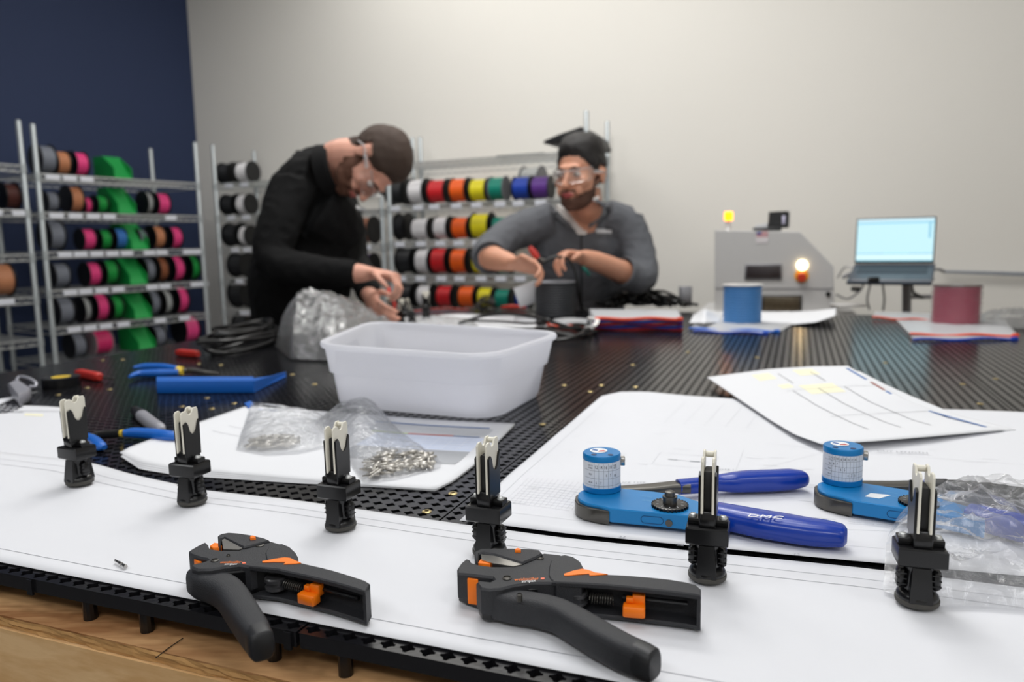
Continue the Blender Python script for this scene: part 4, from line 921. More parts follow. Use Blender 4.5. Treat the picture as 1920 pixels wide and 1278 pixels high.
# far holders in front of the man in black
FH = [(671, 611, .85), (717, 612, .8), (735, 608, 1), (752, 610, .9), (775, 608, .9), (800, 600, 1.05)]
for i, (x, y, s_) in enumerate(FH):
    p = at(x, y); M = Matrix.Translation(p+Vector((0, 0, .001))) @ Matrix.Rotation(A+[.3, -.5, .2, 0, .6, -1.3][i], 4, 'Z') @ Matrix.Rotation([.0, .05, -.08, .06, -.2, 0][i], 4, 'Y') @ Matrix.Scale(s_, 4)
    dup(holder0, M=M, label='small black wire holder in the far cluster under the hands of the man in black', group='far cluster of wire holders')
def bundle(x, y, h, s, m_, nm, lab):
    g = MB(); g.tube(smooth_path([at(x-10*s, y, h), at(x, y, h+.02*s), at(x+10*s, y, h)], 5), .004, 7); return tag(g.build(nm, m_), lab, 'wire')
for x, y, m_, lab in [(690, 598, mat('brown_wire', (150, 88, 60), .5), 'brown wire bundle held between the far holders'), (705, 603, mat('maroon_wire', (120, 56, 56), .5), 'maroon wire bundle left of the clustered holders'), (733, 590, REDW, 'short red wire bundle in the clustered holders'), (706, 588, mat('teal_wire', (12, 110, 96), .5), 'teal wire end at the hand of the man in black')]:
    c = at(x, y); q = MB(); q.tube(smooth_path([Vector((c.x, c.y, T+.012)), Vector((c.x+.01, c.y+.01, T+.04)), Vector((c.x-.005, c.y, T+.075)), Vector((c.x-.01, c.y+.03, T+.10))], 5), [.012]*6+[.009]*10, 8); tag(q.build('wire_bundle', m_), lab, 'wire')
# papers behind the bin and at the back
def flat(name, lab, pts, h, m=PAPER2, cat='paper', group=None, amp=.002):
    pa = Patch(*pts, lambda a, b: h+amp*math.sin(a*5)*b, .001, 2); return sheet(name, lab, pa, m, 24, 12, cat, group)
flat('drawing_sheet', 'white sheet behind the white bin under the black cable', ([(700, 622), (860, 620), (1030, 614)], [(715, 600), (860, 590), (1000, 590)], [(700, 622), (715, 600)], [(1030, 614), (1000, 590)]), .002)
flat('drawing_sheet', 'white sheet with curled right end behind the blue spool', ([(1300, 608), (1400, 612), (1490, 604)], [(1330, 588), (1400, 586), (1480, 584)], [(1300, 608), (1330, 588)], [(1490, 604), (1480, 584)]), .003)
pa = Patch2([at(1430, 610, .003), at(1490, 608, .004), at(1530, 604, .012), at(1566, 592, .026)], [at(1420, 587, .003), at(1480, 584, .004), at(1530, 582, .012), at(1568, 578, .03)], [at(1430, 610, .003), at(1420, 587, .003)], [at(1566, 592, .026), at(1568, 578, .03)], None, .001)
sheet('drawing_sheet', 'white sheet curling up at its right end in front of the grey machine', pa, PAPER2, 30, 10)
pa = Patch2([at(1292, 606, .003), at(1320, 606, .02), at(1350, 604, .006)], [at(1300, 590, .006), at(1322, 580, .045), at(1356, 588, .006)], [at(1292, 606, .003), at(1300, 590, .006)], [at(1350, 604, .006), at(1356, 588, .006)], None, .001)
sheet('folded_sheet', 'tented white sheet left of the blue spool', pa, PAPER2, 20, 10)
# zip bags with coloured slider strips
ZB = film_mat('zip_bag_film', white=.7, gloss=.3, bump=.4)
ZO = mat('orange_zip', (244, 84, 44), .35); ZBL = mat('blue_zip', (26, 74, 190), .35); ZR = mat('red_zip', (196, 34, 52), .35); ZLB = mat('light_blue_zip', (20, 110, 216), .35)
def zipbag(lab, q, h, m, th=.0035, group=None, bulge=.004):
    # q: near-left, near-right, far-right, far-left in photograph pixels; the zip strip runs along the near edge
    r = root_at('zip_bag', lab, 'zip bag', (q[0][0]+q[1][0])/2, (q[0][1]+q[1][1])/2, group)
    a = [at(*k, h) for k in q]; mb = MB(); mb.grid(lambda s_, t_: (a[0].lerp(a[1], s_)).lerp(a[3].lerp(a[2], s_), t_)+Vector((0, 0, .001+bulge*dome(s_, t_, .6, .6)*(1+.6*crumple(a[0]*1.0+Vector((s_, t_, 0)), 9, h*99)))), 30, 14); mb.build('bag_film', ZB, r, world=True, angle=0, solid=.0004)
    g = MB(); n = 12; pt = [a[0].lerp(a[1], i/n)+Vector((0, 0, .002+.0022*math.sin(i*.9+h*200))) for i in range(n+1)]; g.tube(pt, (.0045, th*.78), 8, up=(0, 0, 1), power=4); g.build('zip_strip', m, r, world=True)
    g = MB(); g.box(a[1].lerp(a[0], .03)+Vector((0, 0, .003)), (.016, .009, .008), bev=.002); g.build('zip_slider', m, r, world=True)
    return r
G = 'stack of zip bags at the far right of the black spool'
for k, (m_, nm) in enumerate([(ZR, 'dark red'), (ZBL, 'dark blue'), (ZR, 'crimson'), (ZBL, 'royal blue'), (ZO, 'bright orange')]):
    zipbag(['lowest zip bag of the stack, with a dark red strip', 'dark blue stripped zip bag, second from the bottom of the stack', 'crimson stripped zip bag in the middle of the stack', 'royal blue stripped zip bag just under the top of the stack', 'topmost zip bag of the stack, with a bright orange strip'][k], [(1108+k*2, 617-4.6*k), (1280, 618-4.8*k), (1272, 600-4.6*k), (1104, 598-4.6*k)], .002+.0085*k, m_, .006, G)
zipbag('zip bag with a light blue strip in front of the blue spool', [(1292, 617), (1462, 622), (1490, 606), (1310, 600)], .003, ZLB)
zipbag('zip bag with blue strip under the one at the light blue strip', [(1300, 622), (1440, 626), (1470, 610), (1310, 606)], .0012, ZBL)
zipbag('zip bag with an orange strip under the clear wrapped pink spool', [(1706, 628), (1910, 630), (1885, 600), (1680, 600)], .006, ZO)
zipbag('zip bag with a dark blue strip, lowest under the pink spool', [(1712, 638), (1908, 636), (1880, 606), (1690, 606)], .002, ZBL)
zipbag('zip bag with an orange red strip running behind the pink spool', [(1636, 596), (1760, 602), (1756, 588), (1640, 584)], .004, ZO)
zipbag('short zip bag with an orange strip at the foot of the black spool', [(1026, 612), (1098, 612), (1104, 598), (1040, 598)], .004, ZO, bulge=.008)
zipbag('zip bag with an orange strip between the white bin and the cable arch', [(962, 606), (1030, 608), (1030, 594), (965, 592)], .003, ZO)
mb = MB(); mb.tube(smooth_path([at(1105, 596, .03), at(1120, 600, .035), at(1112, 612, .03), at(1100, 614, .02)], 5), (.007, .004), 8); tag(mb.build('white_strap', mat('white_strap', (236, 234, 232), .5)), 'white loop of film at the left end of the zip bag stack', 'strap')
bag('clear_bag', 'clear bag of parts right of the pink spool at the frame edge', [(1830, 614), (1880, 618), (1960, 620)], [(1835, 594), (1890, 590), (1960, 590)], [(1830, 614), (1835, 594)], [(1960, 620), (1960, 590)], lambda a, b: .028*dome(min(1, a*.7+.1), b), .02, 30, 44, FILM2, (40, 24))
# spare bits near the spool
mb = MB(); mb.prism([at(972, 563), at(990, 540, .0), at(1006, 560), at(1010, 575), at(980, 578)], T+.002, T+.006); 
mbx = MB(); mbx.box((0, 0, 0), (.075, .004, .085), bev=.001); o = mbx.build('white_card', PAPER2); q = P(988, 552, 2.62); o.matrix_basis = Matrix.Translation(q) @ Matrix.Rotation(-.3, 4, 'Y') @ Matrix.Rotation(.5, 4, 'X'); tag(o, 'small tilted white card leaning left of the black spool', 'card')
bar(None, 'red_marker', [at(940, 576, .01), at(960, 575, .01), at(985, 576, .01)], [(.006, .006), (.010, .009), (.006, .006)], mat('orange_red_plastic', (232, 62, 44), .4))
bpy.data.objects['red_marker']['label'] = 'orange red tool handle on the table left of the black spool'; bpy.data.objects['red_marker']['category'] = 'tool handle'
random.seed(30); g = MB()
loops('wire_knot', 'small tangle of thin black wire left of the orange red handle', 'wire', 912, 580, 14, 6, 6, .04, .003, CABLE, 5, .25)

# ================================================================ spools on the table
def wind_prof(r, z0, z1, k, d=.0012):
    pr = [(r-.002, z0)]
    for i in range(k):
        a, b = z0+(z1-z0)*i/k, z0+(z1-z0)*(i+1)/k; pr += [(r-d*.6, a), (r+d*.3, a+(b-a)*.3), (r+d*.3, a+(b-a)*.7), (r-d*.6, b)]
    return pr+[(r-.002, z1)]
def table_spool(x, y, d, wpx, hpx, colr, flm, lab, tm=None, wrap=False):
    s_ = d/F; w_ = wpx*s_/2; h_ = hpx*s_; p = P(x, y, d); p.z = T+.0045
    t = thing('wire_spool', lab, 'wire spool', tuple(p))
    MB().lathe([(w_*1.03, 0), (w_*1.03, .003)], 40).build('flange', flm, t); MB().lathe([(w_*1.03, h_-.003), (w_*1.03, h_), (w_*.35, h_+.0003), (w_*.33, h_-.004)], 40).build('flange', tm or flm, t)
    MB().lathe(wind_prof(w_*.95, .003, h_-.003, 14, .0022), 40, caps=False).build('winding', colr, t)
    MB().lathe([(w_*.30, -.0), (w_*.30, h_)], 24).build('core', flm, t)
    if wrap:
        g = MB(); g.lathe([(w_*1.02+.003*(i % 2), .002+(h_-.004)*i/16) for i in range(17)], 40, caps=False)
        for i, v in enumerate(g.v): k = 1+.05*noise.noise(v*60+Vector((0, 0, 3))); g.v[i] = Vector((v.x*k, v.y*k, v.z))
        g.build('shrink_wrap', FILM, t, angle=0)
    return t
BLKW = mat('black_wire_wound', (44, 46, 50), .5); GREYF = mat('grey_flange', (150, 152, 158), .4); PINKW = mat('crimson_wire_wound', (176, 52, 84), .45)
table_spool(1041, 596, 2.62, 78, 66, BLKW, BLK, 'black wire spool standing on end on the table in front of the man in grey', GREYF)
table_spool(1391, 612, 2.3, 72, 73, mat('blue_wire_wound', (70, 130, 190), .5), GREYF, 'light blue wire spool standing on end before the grey machine', mat('pale_flange', (206, 206, 204), .4))
table_spool(1790, 620, 2.15, 80, 76, PINKW, GREYF, 'crimson wire spool wrapped in clear film at the far right', mat('grey_brown_flange', (104, 96, 92), .4), True)
# ================================================================ wire racks with spools
POSTM = mat('chrome_post', (182, 188, 190), .35, .5)
LABM = mat('white_label_card', (222, 224, 232), .6)
SH = [1.560, 1.363, 1.166, .970, .773, .576]
def rack(label, p0, p1, depth, heights, top, name='wire_rack', both=None):
    a, b = Vector(p0), Vector(p1); L = (b-a).length; rz = math.atan2((b-a).y, (b-a).x)
    t = thing(name, label, 'shelving rack', (a.x, a.y, 0), rz, group=None)
    for x in (0, L):
        for y in (0, depth):
            g = MB(); g.lathe([(.0125, .02), (.0125, top-.004), (.010, top), (.003, top+.004)], 12, Matrix.Translation((x, y, 0)))
            g.lathe([(.018, 0), (.018, .012), (.010, .02)], 12, Matrix.Translation((x, y, 0))); g.build('post', POSTM, t)
    for h in heights:
        g = MB()
        for y in (0, depth):
            g.box((L/2, y, h), (L, .006, .006)); g.box((L/2, y, h-.030), (L, .006, .006))
            n = int(L/.045); 
            for i in range(n):
                x0, x1 = L*i/n, L*(i+1)/n; xm = (x0+x1)/2; g.tube([(x0, y, h-.030), (xm, y, h), (x1, y, h-.030)], .0022, 4)
        for x in (0, L): g.box((x, depth/2, h), (.006, depth, .006)); g.box((x, depth/2, h-.030), (.006, depth, .006))
        for i in range(int(L/.022)): g.box((.011+i*.022, depth/2, h+.003), (.003, depth, .003))
        for j in range(1, 3): g.box((L/2, depth*j/3, h-.002), (L, .005, .005))
        g.build('wire_shelf', CHROME, t)
        for x in (0, L):
            for y in (0, depth): MB().lathe([(.0165, h-.034), (.0155, h+.006)], 12, Matrix.Translation((x, y, 0))).build('collar', POSTM, t)
    return t, a, (b-a).normalized(), L, rz
def x_on(a, d, px, off=0):          # distance along the rack line seen at pixel column px
    n = Vector((-d.y, d.x)); a2 = a+n*off; k = (px-960)/F; return (k*a2.y-a2.x)/(d.x-k*d.y)
COLS = {'grey': (128, 132, 142), 'copper': (196, 134, 96), 'pink': (232, 72, 138), 'green': (28, 152, 66), 'blue': (60, 120, 190), 'brown': (150, 92, 62), 'red': (214, 30, 38), 'orange': (252, 104, 20), 'yellow': (236, 222, 30), 'teal': (0, 138, 118),
        'royal blue': (22, 66, 176), 'purple': (98, 52, 142), 'white': (232, 230, 232), 'black': (28, 29, 33), 'silver': (176, 178, 176), 'magenta': (208, 40, 104), 'maroon': (90, 48, 42)}
BF = mat('black_flange', (16, 16, 18), .4); CF = film_mat('clear_flange', white=.3, gloss=.4, bump=0)
cache = {}
def spool(a, d, rz, px, h, wpx, dpx, col, fl, lab, grp, off=.11, both=(1, 1)):
    x = x_on(a, d, px, off); n = Vector((-d.y, d.x)); c = a+d*x+n*off; dist = c.y
    # the drum axis lies along the rack; sizes from the picture
    wd = min(.10, (x_on(a, d, px+wpx/2, off)-x_on(a, d, px-wpx/2, off))*(.86 if d.x > .7 else .74))
    R_ = min(.088, dpx*dist/F/2); key = (round(R_, 3), round(wd, 2), fl)
    rf, wq = round(R_, 3), round(wd, 2)
    t = thing('wire_spool', lab, 'wire spool', (c.x, c.y, h+.0065+rf*1.16), rz, grp)
    if key not in cache:
        MX = Matrix.Rotation(PI/2, 4, 'Y'); ms = []
        g = MB(); g.lathe([(rf*.25, 0), (rf*1.16, 0), (rf*1.16, .004), (rf*.6, .006), (rf*.25, .004), (rf*.25, 0)], 28, MX, caps=False); ms.append(g.mesh('flange'))
        g = MB(); g.lathe(wind_prof(rf, -wq/2, wq/2, 9, .0025), 28, MX, caps=False); ms.append(g.mesh('winding'))
        g = MB(); g.lathe([(rf*.28, -wq/2-.004), (rf*.28, wq/2+.004)], 16, MX); ms.append(g.mesh('core'))
        for q in ms: q.polygons.foreach_set('use_smooth', [True]*len(q.polygons)); q.set_sharp_from_angle(angle=.7); q.materials.append(BF)
        cache[key] = ms
    ms = cache[key]
    fm = {'b': BF, 'c': CF, 'g': mat('grey_spool_flange', (120, 120, 124), .4)}[fl]
    for nm, me, loc, m_ in (('flange', ms[0], -wq/2-.004, fm), ('flange', ms[0], wq/2, fm), ('winding', ms[1], 0, mat('wire_'+col.replace(' ', '_'), COLS[col], .45)), ('core', ms[2], 0, fm)):
        o = bpy.data.objects.new(nm, me); COL.objects.link(o); o.parent = t; o.location = (loc, 0, 0); o.material_slots[0].link = 'OBJECT'; o.material_slots[0].material = m_
    return t
lme = MB(); lme.box((0, 0, 0), (.062, .003, .026), bev=.001); lme = lme.mesh('label_card'); lme.materials.append(LABM)
def labels(t, a, d, pxs, h, w_=1):
    for px in pxs:
        x = x_on(a, d, px); o = bpy.data.objects.new('label_card', lme); COL.objects.link(o); o.parent = t; o.location = (x, -.006, h-.014); o.scale = (w_*(1.15 if abs(d.x) < .7 else 1), 1, 1)
NUM = ['top', 'second', 'third', 'fourth', 'fifth', 'bottom']
def fill(rows, a, d, rz, H, where, grp):
    for r, row in enumerate(rows):
        seen = {}
        names = [q[3] for q in row]
        for i, q in enumerate(row):
            px, wpx, dpx, col = q[:4]; fl = q[4] if len(q) > 4 else 'b'; off = q[5] if len(q) > 5 else .11
            left = names[i-1] if i else None
            rel = ('leftmost on' if i == 0 else 'rightmost on' if i == len(row)-1 else 'right of the %s one,' % left)
            if names.count(col) > 1 and 0 < i < len(row)-1: rel = '%s from left,' % ['first', 'second', 'third', 'fourth', 'fifth', 'sixth', 'seventh', 'eighth', 'ninth'][i]
            spool(a, d, rz, px, H[r], wpx, dpx, col, fl, '%s spool, %s %s shelf, %s' % (col, rel, NUM[r], where), grp+', '+NUM[r]+' shelf', off)
# rack on the navy wall, right unit
xa = Vector((-2.385, 3.86)); xb = Vector((-1.892, 4.63))
HB = [1.556, 1.361, 1.160, .962, .765, .576]
tB, aB, dB, LB, rB = rack('chrome wire rack against the navy wall, nearest the room corner', xa, xb, .46, HB, 1.80)
fill([[(108, 34, 48, 'grey'), (137, 27, 40, 'copper'), (170, 27, 40, 'pink')],
      [(112, 26, 34, 'grey'), (154, 27, 44, 'copper'), (178, 14, 26, 'pink'), (203, 22, 30, 'green'), (288, 14, 38, 'silver'), (314, 26, 36, 'pink')],
      [(110, 34, 50, 'grey'), (172, 27, 36, 'pink'), (203, 24, 34, 'green'), (231, 25, 36, 'blue'), (271, 16, 34, 'grey'), (301, 24, 38, 'copper'), (333, 24, 36, 'pink')],
      [(114, 36, 42, 'grey'), (175, 28, 40, 'pink'), (206, 26, 42, 'green'), (278, 20, 42, 'grey'), (302, 20, 42, 'brown'), (331, 22, 42, 'pink'), (361, 20, 42, 'green')],
      [(114, 36, 46, 'grey'), (154, 16, 44, 'silver'), (182, 26, 46, 'pink'), (212, 22, 40, 'green'), (281, 20, 44, 'grey'), (306, 14, 42, 'silver'), (333, 24, 46, 'pink')],
      [(134, 28, 42, 'grey'), (180, 40, 42, 'magenta', 'c'), (288, 24, 36, 'grey'), (345, 34, 46, 'pink')]], aB, dB, rB, HB, 'corner rack on navy wall', 'spools in the navy wall corner rack')
for h, pxs in zip(HB, [(122, 153, 184), (122, 157, 190, 219, 333), (131, 160, 190, 219, 246, 288, 311, 360, 374), (134, 163, 193, 224, 288, 312, 370, 384), (135, 165, 195, 228, 298, 344), (136, 200, 300, 350)]): labels(tB, aB, dB, pxs, h)
# rack on the navy wall, near unit
ya = xa-(xb-xa).normalized()*.065
tA, aA, dA, LA, rA = rack('chrome wire rack against the navy wall, cut by the left frame edge', ya-(xb-xa).normalized()*.914, ya, .46, [1.590, 1.37, 1.150, .935, .72, .52], 1.81)
HA = [1.590, 1.37, 1.150, .935, .72, .52]
fill([[], [(-6, 30, 50, 'purple'), (38, 34, 44, 'maroon')], [], [(4, 44, 56, 'copper')], [], []], aA, dA, rA, HA, 'rack cut by left edge', 'spools in the left edge rack')
for h, pxs in zip(HA[1:4], [(5, 58), (), (10,)]): labels(tA, aA, dA, pxs, h, 1.2)
# green dividers on the corner rack
GRN = mat('green_plastic', (14, 148, 66), .5)
for k, (px, top_) in enumerate([(238, .105), (240, .115), (258, .125), (250, .125), (253, .13), (256, .135)]):
    x = x_on(aB, dB, px, .10); h = HB[k]+.006; p = aB+dB*x+Vector((-dB.y, dB.x))*.02
    t = thing('bookend_bin', 'green plastic sloped divider on the %s shelf of the corner rack' % NUM[k], 'divider', (p.x, p.y, h), rB, 'green dividers on the corner rack')
    w_ = .100; D_ = .20; hh = .150 if k else .125
    YZ = lambda x_: Matrix(((0, 0, 1, x_), (1, 0, 0, 0), (0, 1, 0, 0), (0, 0, 0, 1)))
    prof = [(0, 0), (D_, 0), (D_, hh), (.11, hh), (0, .055)]
    for s_ in (-1, 1): MB().prism(prof, -.002, .002, 0, YZ(s_*w_/2)).build('side_panel', GRN, t, smooth=False)
    MB().box((0, D_/2, .002), (w_, D_, .004)).build('base_panel', GRN, t, smooth=False)
    MB().add([(-w_/2, 0, .004), (w_/2, 0, .004), (w_/2, .11, hh), (-w_/2, .11, hh), (-w_/2, .004, .004), (w_/2, .004, .004), (w_/2, .114, hh), (-w_/2, .114, hh)], [(0, 1, 2, 3), (4, 7, 6, 5), (0, 3, 7, 4), (1, 5, 6, 2), (3, 2, 6, 7), (0, 4, 5, 1)]).build('slope_panel', GRN, t, smooth=False)
# racks on the pale wall
ca = Vector((-1.832, 4.75)); cb = Vector((-.726, 4.27)); dd = (cb-ca).normalized()
HC = [1.560, 1.363, 1.166, .970, .773, .576]
tC, aC, dC, LC, rC = rack('chrome wire rack on the pale wall behind the man in black', ca, ca+dd*1.215, .36, HC, 1.80)
fill([[(446, 24, 34, 'black'), (480, 24, 34, 'white')], [(449, 24, 34, 'black'), (475, 18, 34, 'white')], [(452, 26, 38, 'black'), (474, 14, 34, 'white'), (695, 34, 44, 'brown')], [(459, 26, 40, 'black'), (692, 34, 40, 'purple')], [(460, 30, 48, 'black')], [(462, 26, 44, 'black')]], aC, dC, rC, HC, 'rack behind man in black', 'spools in the rack behind the man in black')
for h, pxs in zip(HC, [(446, 474), (446, 474), (450, 472, 694), (454, 474, 697), (458, 474), ()]): labels(tC, aC, dC, pxs, h)
da = Vector((-.668, 4.225)); HD = [1.605, 1.378, 1.181, .990, .800, .60]
ddD = Vector((.915, -.403)).normalized()
tD, aD, dD, LD, rD = rack('chrome wire rack on the pale wall between the two men, full of coloured spools', da, da+ddD*1.15, .36, HD, 1.795)
fill([[], [(757, 34, 42, 'black'), (796, 30, 42, 'white'), (833, 34, 40, 'red'), (872, 32, 40, 'orange'), (908, 33, 38, 'yellow'), (942, 30, 40, 'teal', 'g'), (987, 33, 38, 'royal blue'), (1022, 33, 38, 'purple')],
      [(764, 20, 44, 'black'), (800, 32, 36, 'white'), (838, 26, 38, 'white'), (873, 32, 36, 'orange'), (911, 34, 42, 'yellow'), (946, 28, 36, 'teal')],
      [(770, 30, 44, 'black'), (803, 27, 42, 'white'), (834, 30, 44, 'red'), (870, 30, 42, 'orange'), (908, 30, 40, 'yellow'), (948, 30, 40, 'teal')],
      [(768, 30, 40, 'black'), (803, 27, 38, 'white'), (841, 30, 38, 'red'), (882, 30, 38, 'orange'), (916, 30, 36, 'yellow'), (948, 28, 34, 'teal'), (985, 28, 34, 'royal blue')], []], aD, dD, rD, HD, 'rack between the men', 'coloured spools between the two men')
for h, pxs in zip(HD[1:], [(750, 792, 822, 863, 900, 943, 977, 1018), (756, 795, 831, 865, 900, 940), (756, 792, 831, 865, 905, 942, 978), (756, 840, 880), ()]): labels(tD, aD, dD, pxs, h)
n_ = Vector((-dD.y, dD.x)); x = x_on(aD, dD, 1005, .26); c = aD+dD*x+n_*.26
spool(aD, dD, rD, 1005, HD[1], 60, 56, 'silver', 'g', 'large pale reel standing behind the purple and blue spools between the men', 'large reel behind the coloured spools', .26)
c = aD+dD*x_on(aD, dD, 985, .12)+n_*.1; t = thing('flat_tool', 'thin dark bar lying on the top shelf left of the man in grey', 'bar', (c.x, c.y, HD[0]+.008), rD)
MB().box((0, 0, .006), (.27, .03, .009), bev=.003).build('bar', mat('dark_green_grey_bar', (52, 62, 58), .4), t)
# black tented fabric case on the top shelf behind the second man's head
c = aD+dD*x_on(aD, dD, 1098, .15)+n_*.12; t = thing('folded_case', 'black peaked case on the rack behind the head of the man in grey', 'case', (c.x, c.y, HD[0]+.009), rD)
XZ = Matrix(((1, 0, 0, 0), (0, 0, -1, 0), (0, 1, 0, 0), (0, 0, 0, 1)))
MB().prism([(-.17, .045), (-.165, .058), (-.08, .085), (.0, .104), (.03, .112), (.07, .085), (.105, .060), (.125, .015), (.12, 0), (.05, 0), (.0, .03), (-.08, .045)], -.11, .11, .006, XZ).build('case_body', mat('black_nylon', (20, 21, 24), .5), t)
MB().box((.085, -.112, .045), (.02, .004, .012), bev=.002).build('badge', STEEL, t)

# ================================================================ wire processing machine
MG = mat('grey_machine_paint', (196, 195, 194), .5, var=.02)
MY = 3.12
MROT = math.radians(-20); MX_ = Vector((math.cos(MROT), math.sin(MROT), 0)); MN = Vector((-math.sin(MROT), math.cos(MROT), 0))
base = P(1452, 583, MY); t = thing('wire_machine', 'grey cabinet machine with sloped right shoulder, amber beacon and emergency stop', 'machine', (base.x, MY, base.z), MROT)
def fp(x, y, dep=0):
    r = ray(x, y); k = (base-CAM).dot(MN)/r.dot(MN); p = CAM+r*k; return ((p-base).dot(MX_), p.z-base.z)
XZ2 = Matrix(((1, 0, 0, 0), (0, 0, 1, 0), (0, 1, 0, 0), (0, 0, 0, 1)))
outl = [fp(1340, 583), fp(1565, 583), fp(1563, 500), fp(1500, 434), fp(1340, 431)]
MB().prism(outl, 0, .42, .004, XZ2).build('cabinet', MG, t, angle=30)
def panel(nm, x0, y0, x1, y1, m_, off=.003, d=.006, bev=.001, parent=t):
    a, b = fp(x0, y1), fp(x1, y0); return MB().box(((a[0]+b[0])/2, -off, (a[1]+b[1])/2), (b[0]-a[0], d, b[1]-a[1]), bev=bev).build(nm, m_, parent)
DK = mat('machine_opening', (54, 48, 50), .3); FRM = mat('machine_frame_grey', (128, 128, 132), .4)
w1 = panel('feed_window', 1396, 494, 1467, 524, FRM); panel('window_pane', 1399, 497, 1464, 521, DK, .0065, .002)
w2 = panel('lower_window', 1428, 553, 1504, 583, mat('machine_black_frame', (40, 38, 40), .4)); panel('window_pane', 1432, 556, 1500, 582, mat('brass_works', (92, 82, 66), .35, .4, var=.4, scale=60), .0065, .002)
panel('access_panel', 1341, 540, 1562, 541, FRM, .001, .003, 0)
for x, y, r, m_, nm, dz in [(1504, 497, .021, mat('white_lamp', (255, 226, 170), .4, emit=6), 'status_lamp', .012), (1503, 517, .028, mat('yellow_ring', (250, 176, 40), .4), 'stop_ring', .004), (1503, 519, .019, mat('red_button', (205, 50, 14), .35), 'stop_button', .026), (1553, 551, .010, BLK, 'latch_knob', .01)]:
    q = fp(x, y); MB().lathe([(r, -.002), (r, dz*.7), (r*.8, dz)], 24, Matrix.Translation((q[0], 0, q[1])) @ Matrix.Rotation(PI/2, 4, 'X')).build(nm, m_, t)
q = fp(1362, 431); MB().lathe([(.014, 0), (.010, .006), (.010, .040)], 16, Matrix.Translation((q[0], .12, q[1]+.002))).build('beacon_stem', CHROME, t)
MB().lathe([(.017, .040), (.018, .044), (.018, .074), (.014, .078)], 20, Matrix.Translation((q[0], .12, q[1]+.002))).build('beacon_lens', mat('amber_beacon', (255, 140, 10), .3, emit=5), t)
p1, p2 = fp(1418, 434), fp(1440, 455)
fl = MB().box(((p1[0]+p2[0])/2, -.0015, (p1[1]+p2[1])/2), (p2[0]-p1[0], .001, p1[1]-p2[1])).build('flag_sticker', mat('flag_white', (222, 216, 218), .5), t, smooth=False)
g = MB(); w_, h_ = p2[0]-p1[0], (p1[1]-p2[1])*.5
for k in range(4): g.box(((p1[0]+p2[0])/2, -.0024, p1[1]-h_*(k*2+.5)/7.5), (w_*.96, .0006, h_/8))
g.build('flag_stripes', mat('flag_red', (206, 110, 118), .5), t, smooth=False)
MB().box((p1[0]+w_*.23, -.0030, p1[1]-h_*.26), (w_*.42, .0008, h_*.52)).build('flag_canton', mat('flag_blue', (86, 92, 150), .5), t, smooth=False)
# small black unit on the machine
zt = fp(1450, 433)[1]; x0 = fp(1452, 430)[0]; u = thing('label_printer', 'small black printer with white paper flap sitting on top of the grey machine', 'printer', tuple(base+MX_*x0+MN*.12+Vector((0, 0, zt+.001))), MROT)
MB().box((-.03, 0, .008), (.115, .12, .016), bev=.002).build('tray', mat('printer_black', (34, 34, 36), .4), u); MB().prism([(-.028, .012), (.055, .012), (.057, .075), (.048, .082), (-.025, .080)], -.05, .05, .003, Matrix(((1, 0, 0, .0), (0, 0, 1, 0), (0, 1, 0, 0), (0, 0, 0, 1)))).build('housing', mat('printer_black'), u)
MB().box((.035, -.0515, .045), (.012, .004, .035), bev=.001).build('paper_window', mat('lilac_paper', (200, 196, 220), .5), u); MB().prism([(-.085, .016), (-.03, .016), (-.028, .034), (-.075, .026)], -.04, .04, .001, Matrix(((1, 0, 0, 0), (0, 0, 1, 0), (0, 1, 0, 0), (0, 0, 0, 1)))).build('paper_flap', PAPER2, u); MB().box((.056, 0, .05), (.006, .09, .07), bev=.001).build('side_plate', MG, u)
# cart under the machine
q0 = P(1330, 583, MY); cz = base.z
cart = thing('machine_cart', 'grey metal cart carrying the cabinet machine behind the table', 'cart', (base.x+MN.x*.2, MY+MN.y*.2, 0), MROT)
MB().box((.0, 0, cz-.0155), (.62, .48, .03), bev=.004).build('cart_top', MG, cart)
for sx in (-1, 1):
    for sy in (-1, 1): MB().box((sx*.28, sy*.21, (cz-.031)/2), (.04, .04, cz-.031)).build('leg', FRM, cart)

# ================================================================ laptop on its arm
LY = 2.98
def lp(x, y, d=LY): return P(x, y, d)
a, b, c, d = lp(1604, 492, LY+.075), lp(1753, 493, LY-.075), lp(1752, 408, LY-.075), lp(1607, 408, LY+.075)
t = thing('laptop', 'open laptop with a bright pale blue screen on an arm stand by the wall', 'laptop', tuple(lp(1680, 500)))
cen = (a+b+c+d)/4; wv = (b-a); hv = (d-a); wl, hl = wv.length, hv.length
Ml = Matrix.Translation(cen) @ Matrix.Rotation(math.atan2(wv.y, wv.x), 4, 'Z') @ Matrix.Rotation(-.12, 4, 'X')
def inv(M): return t.matrix_basis.inverted() @ M
g = MB(inv(Ml)); g.box((0, .004, 0), (wl, .008, hl), bev=.003); g.build('lid', mat('dark_laptop_shell', (48, 56, 64), .4), t)
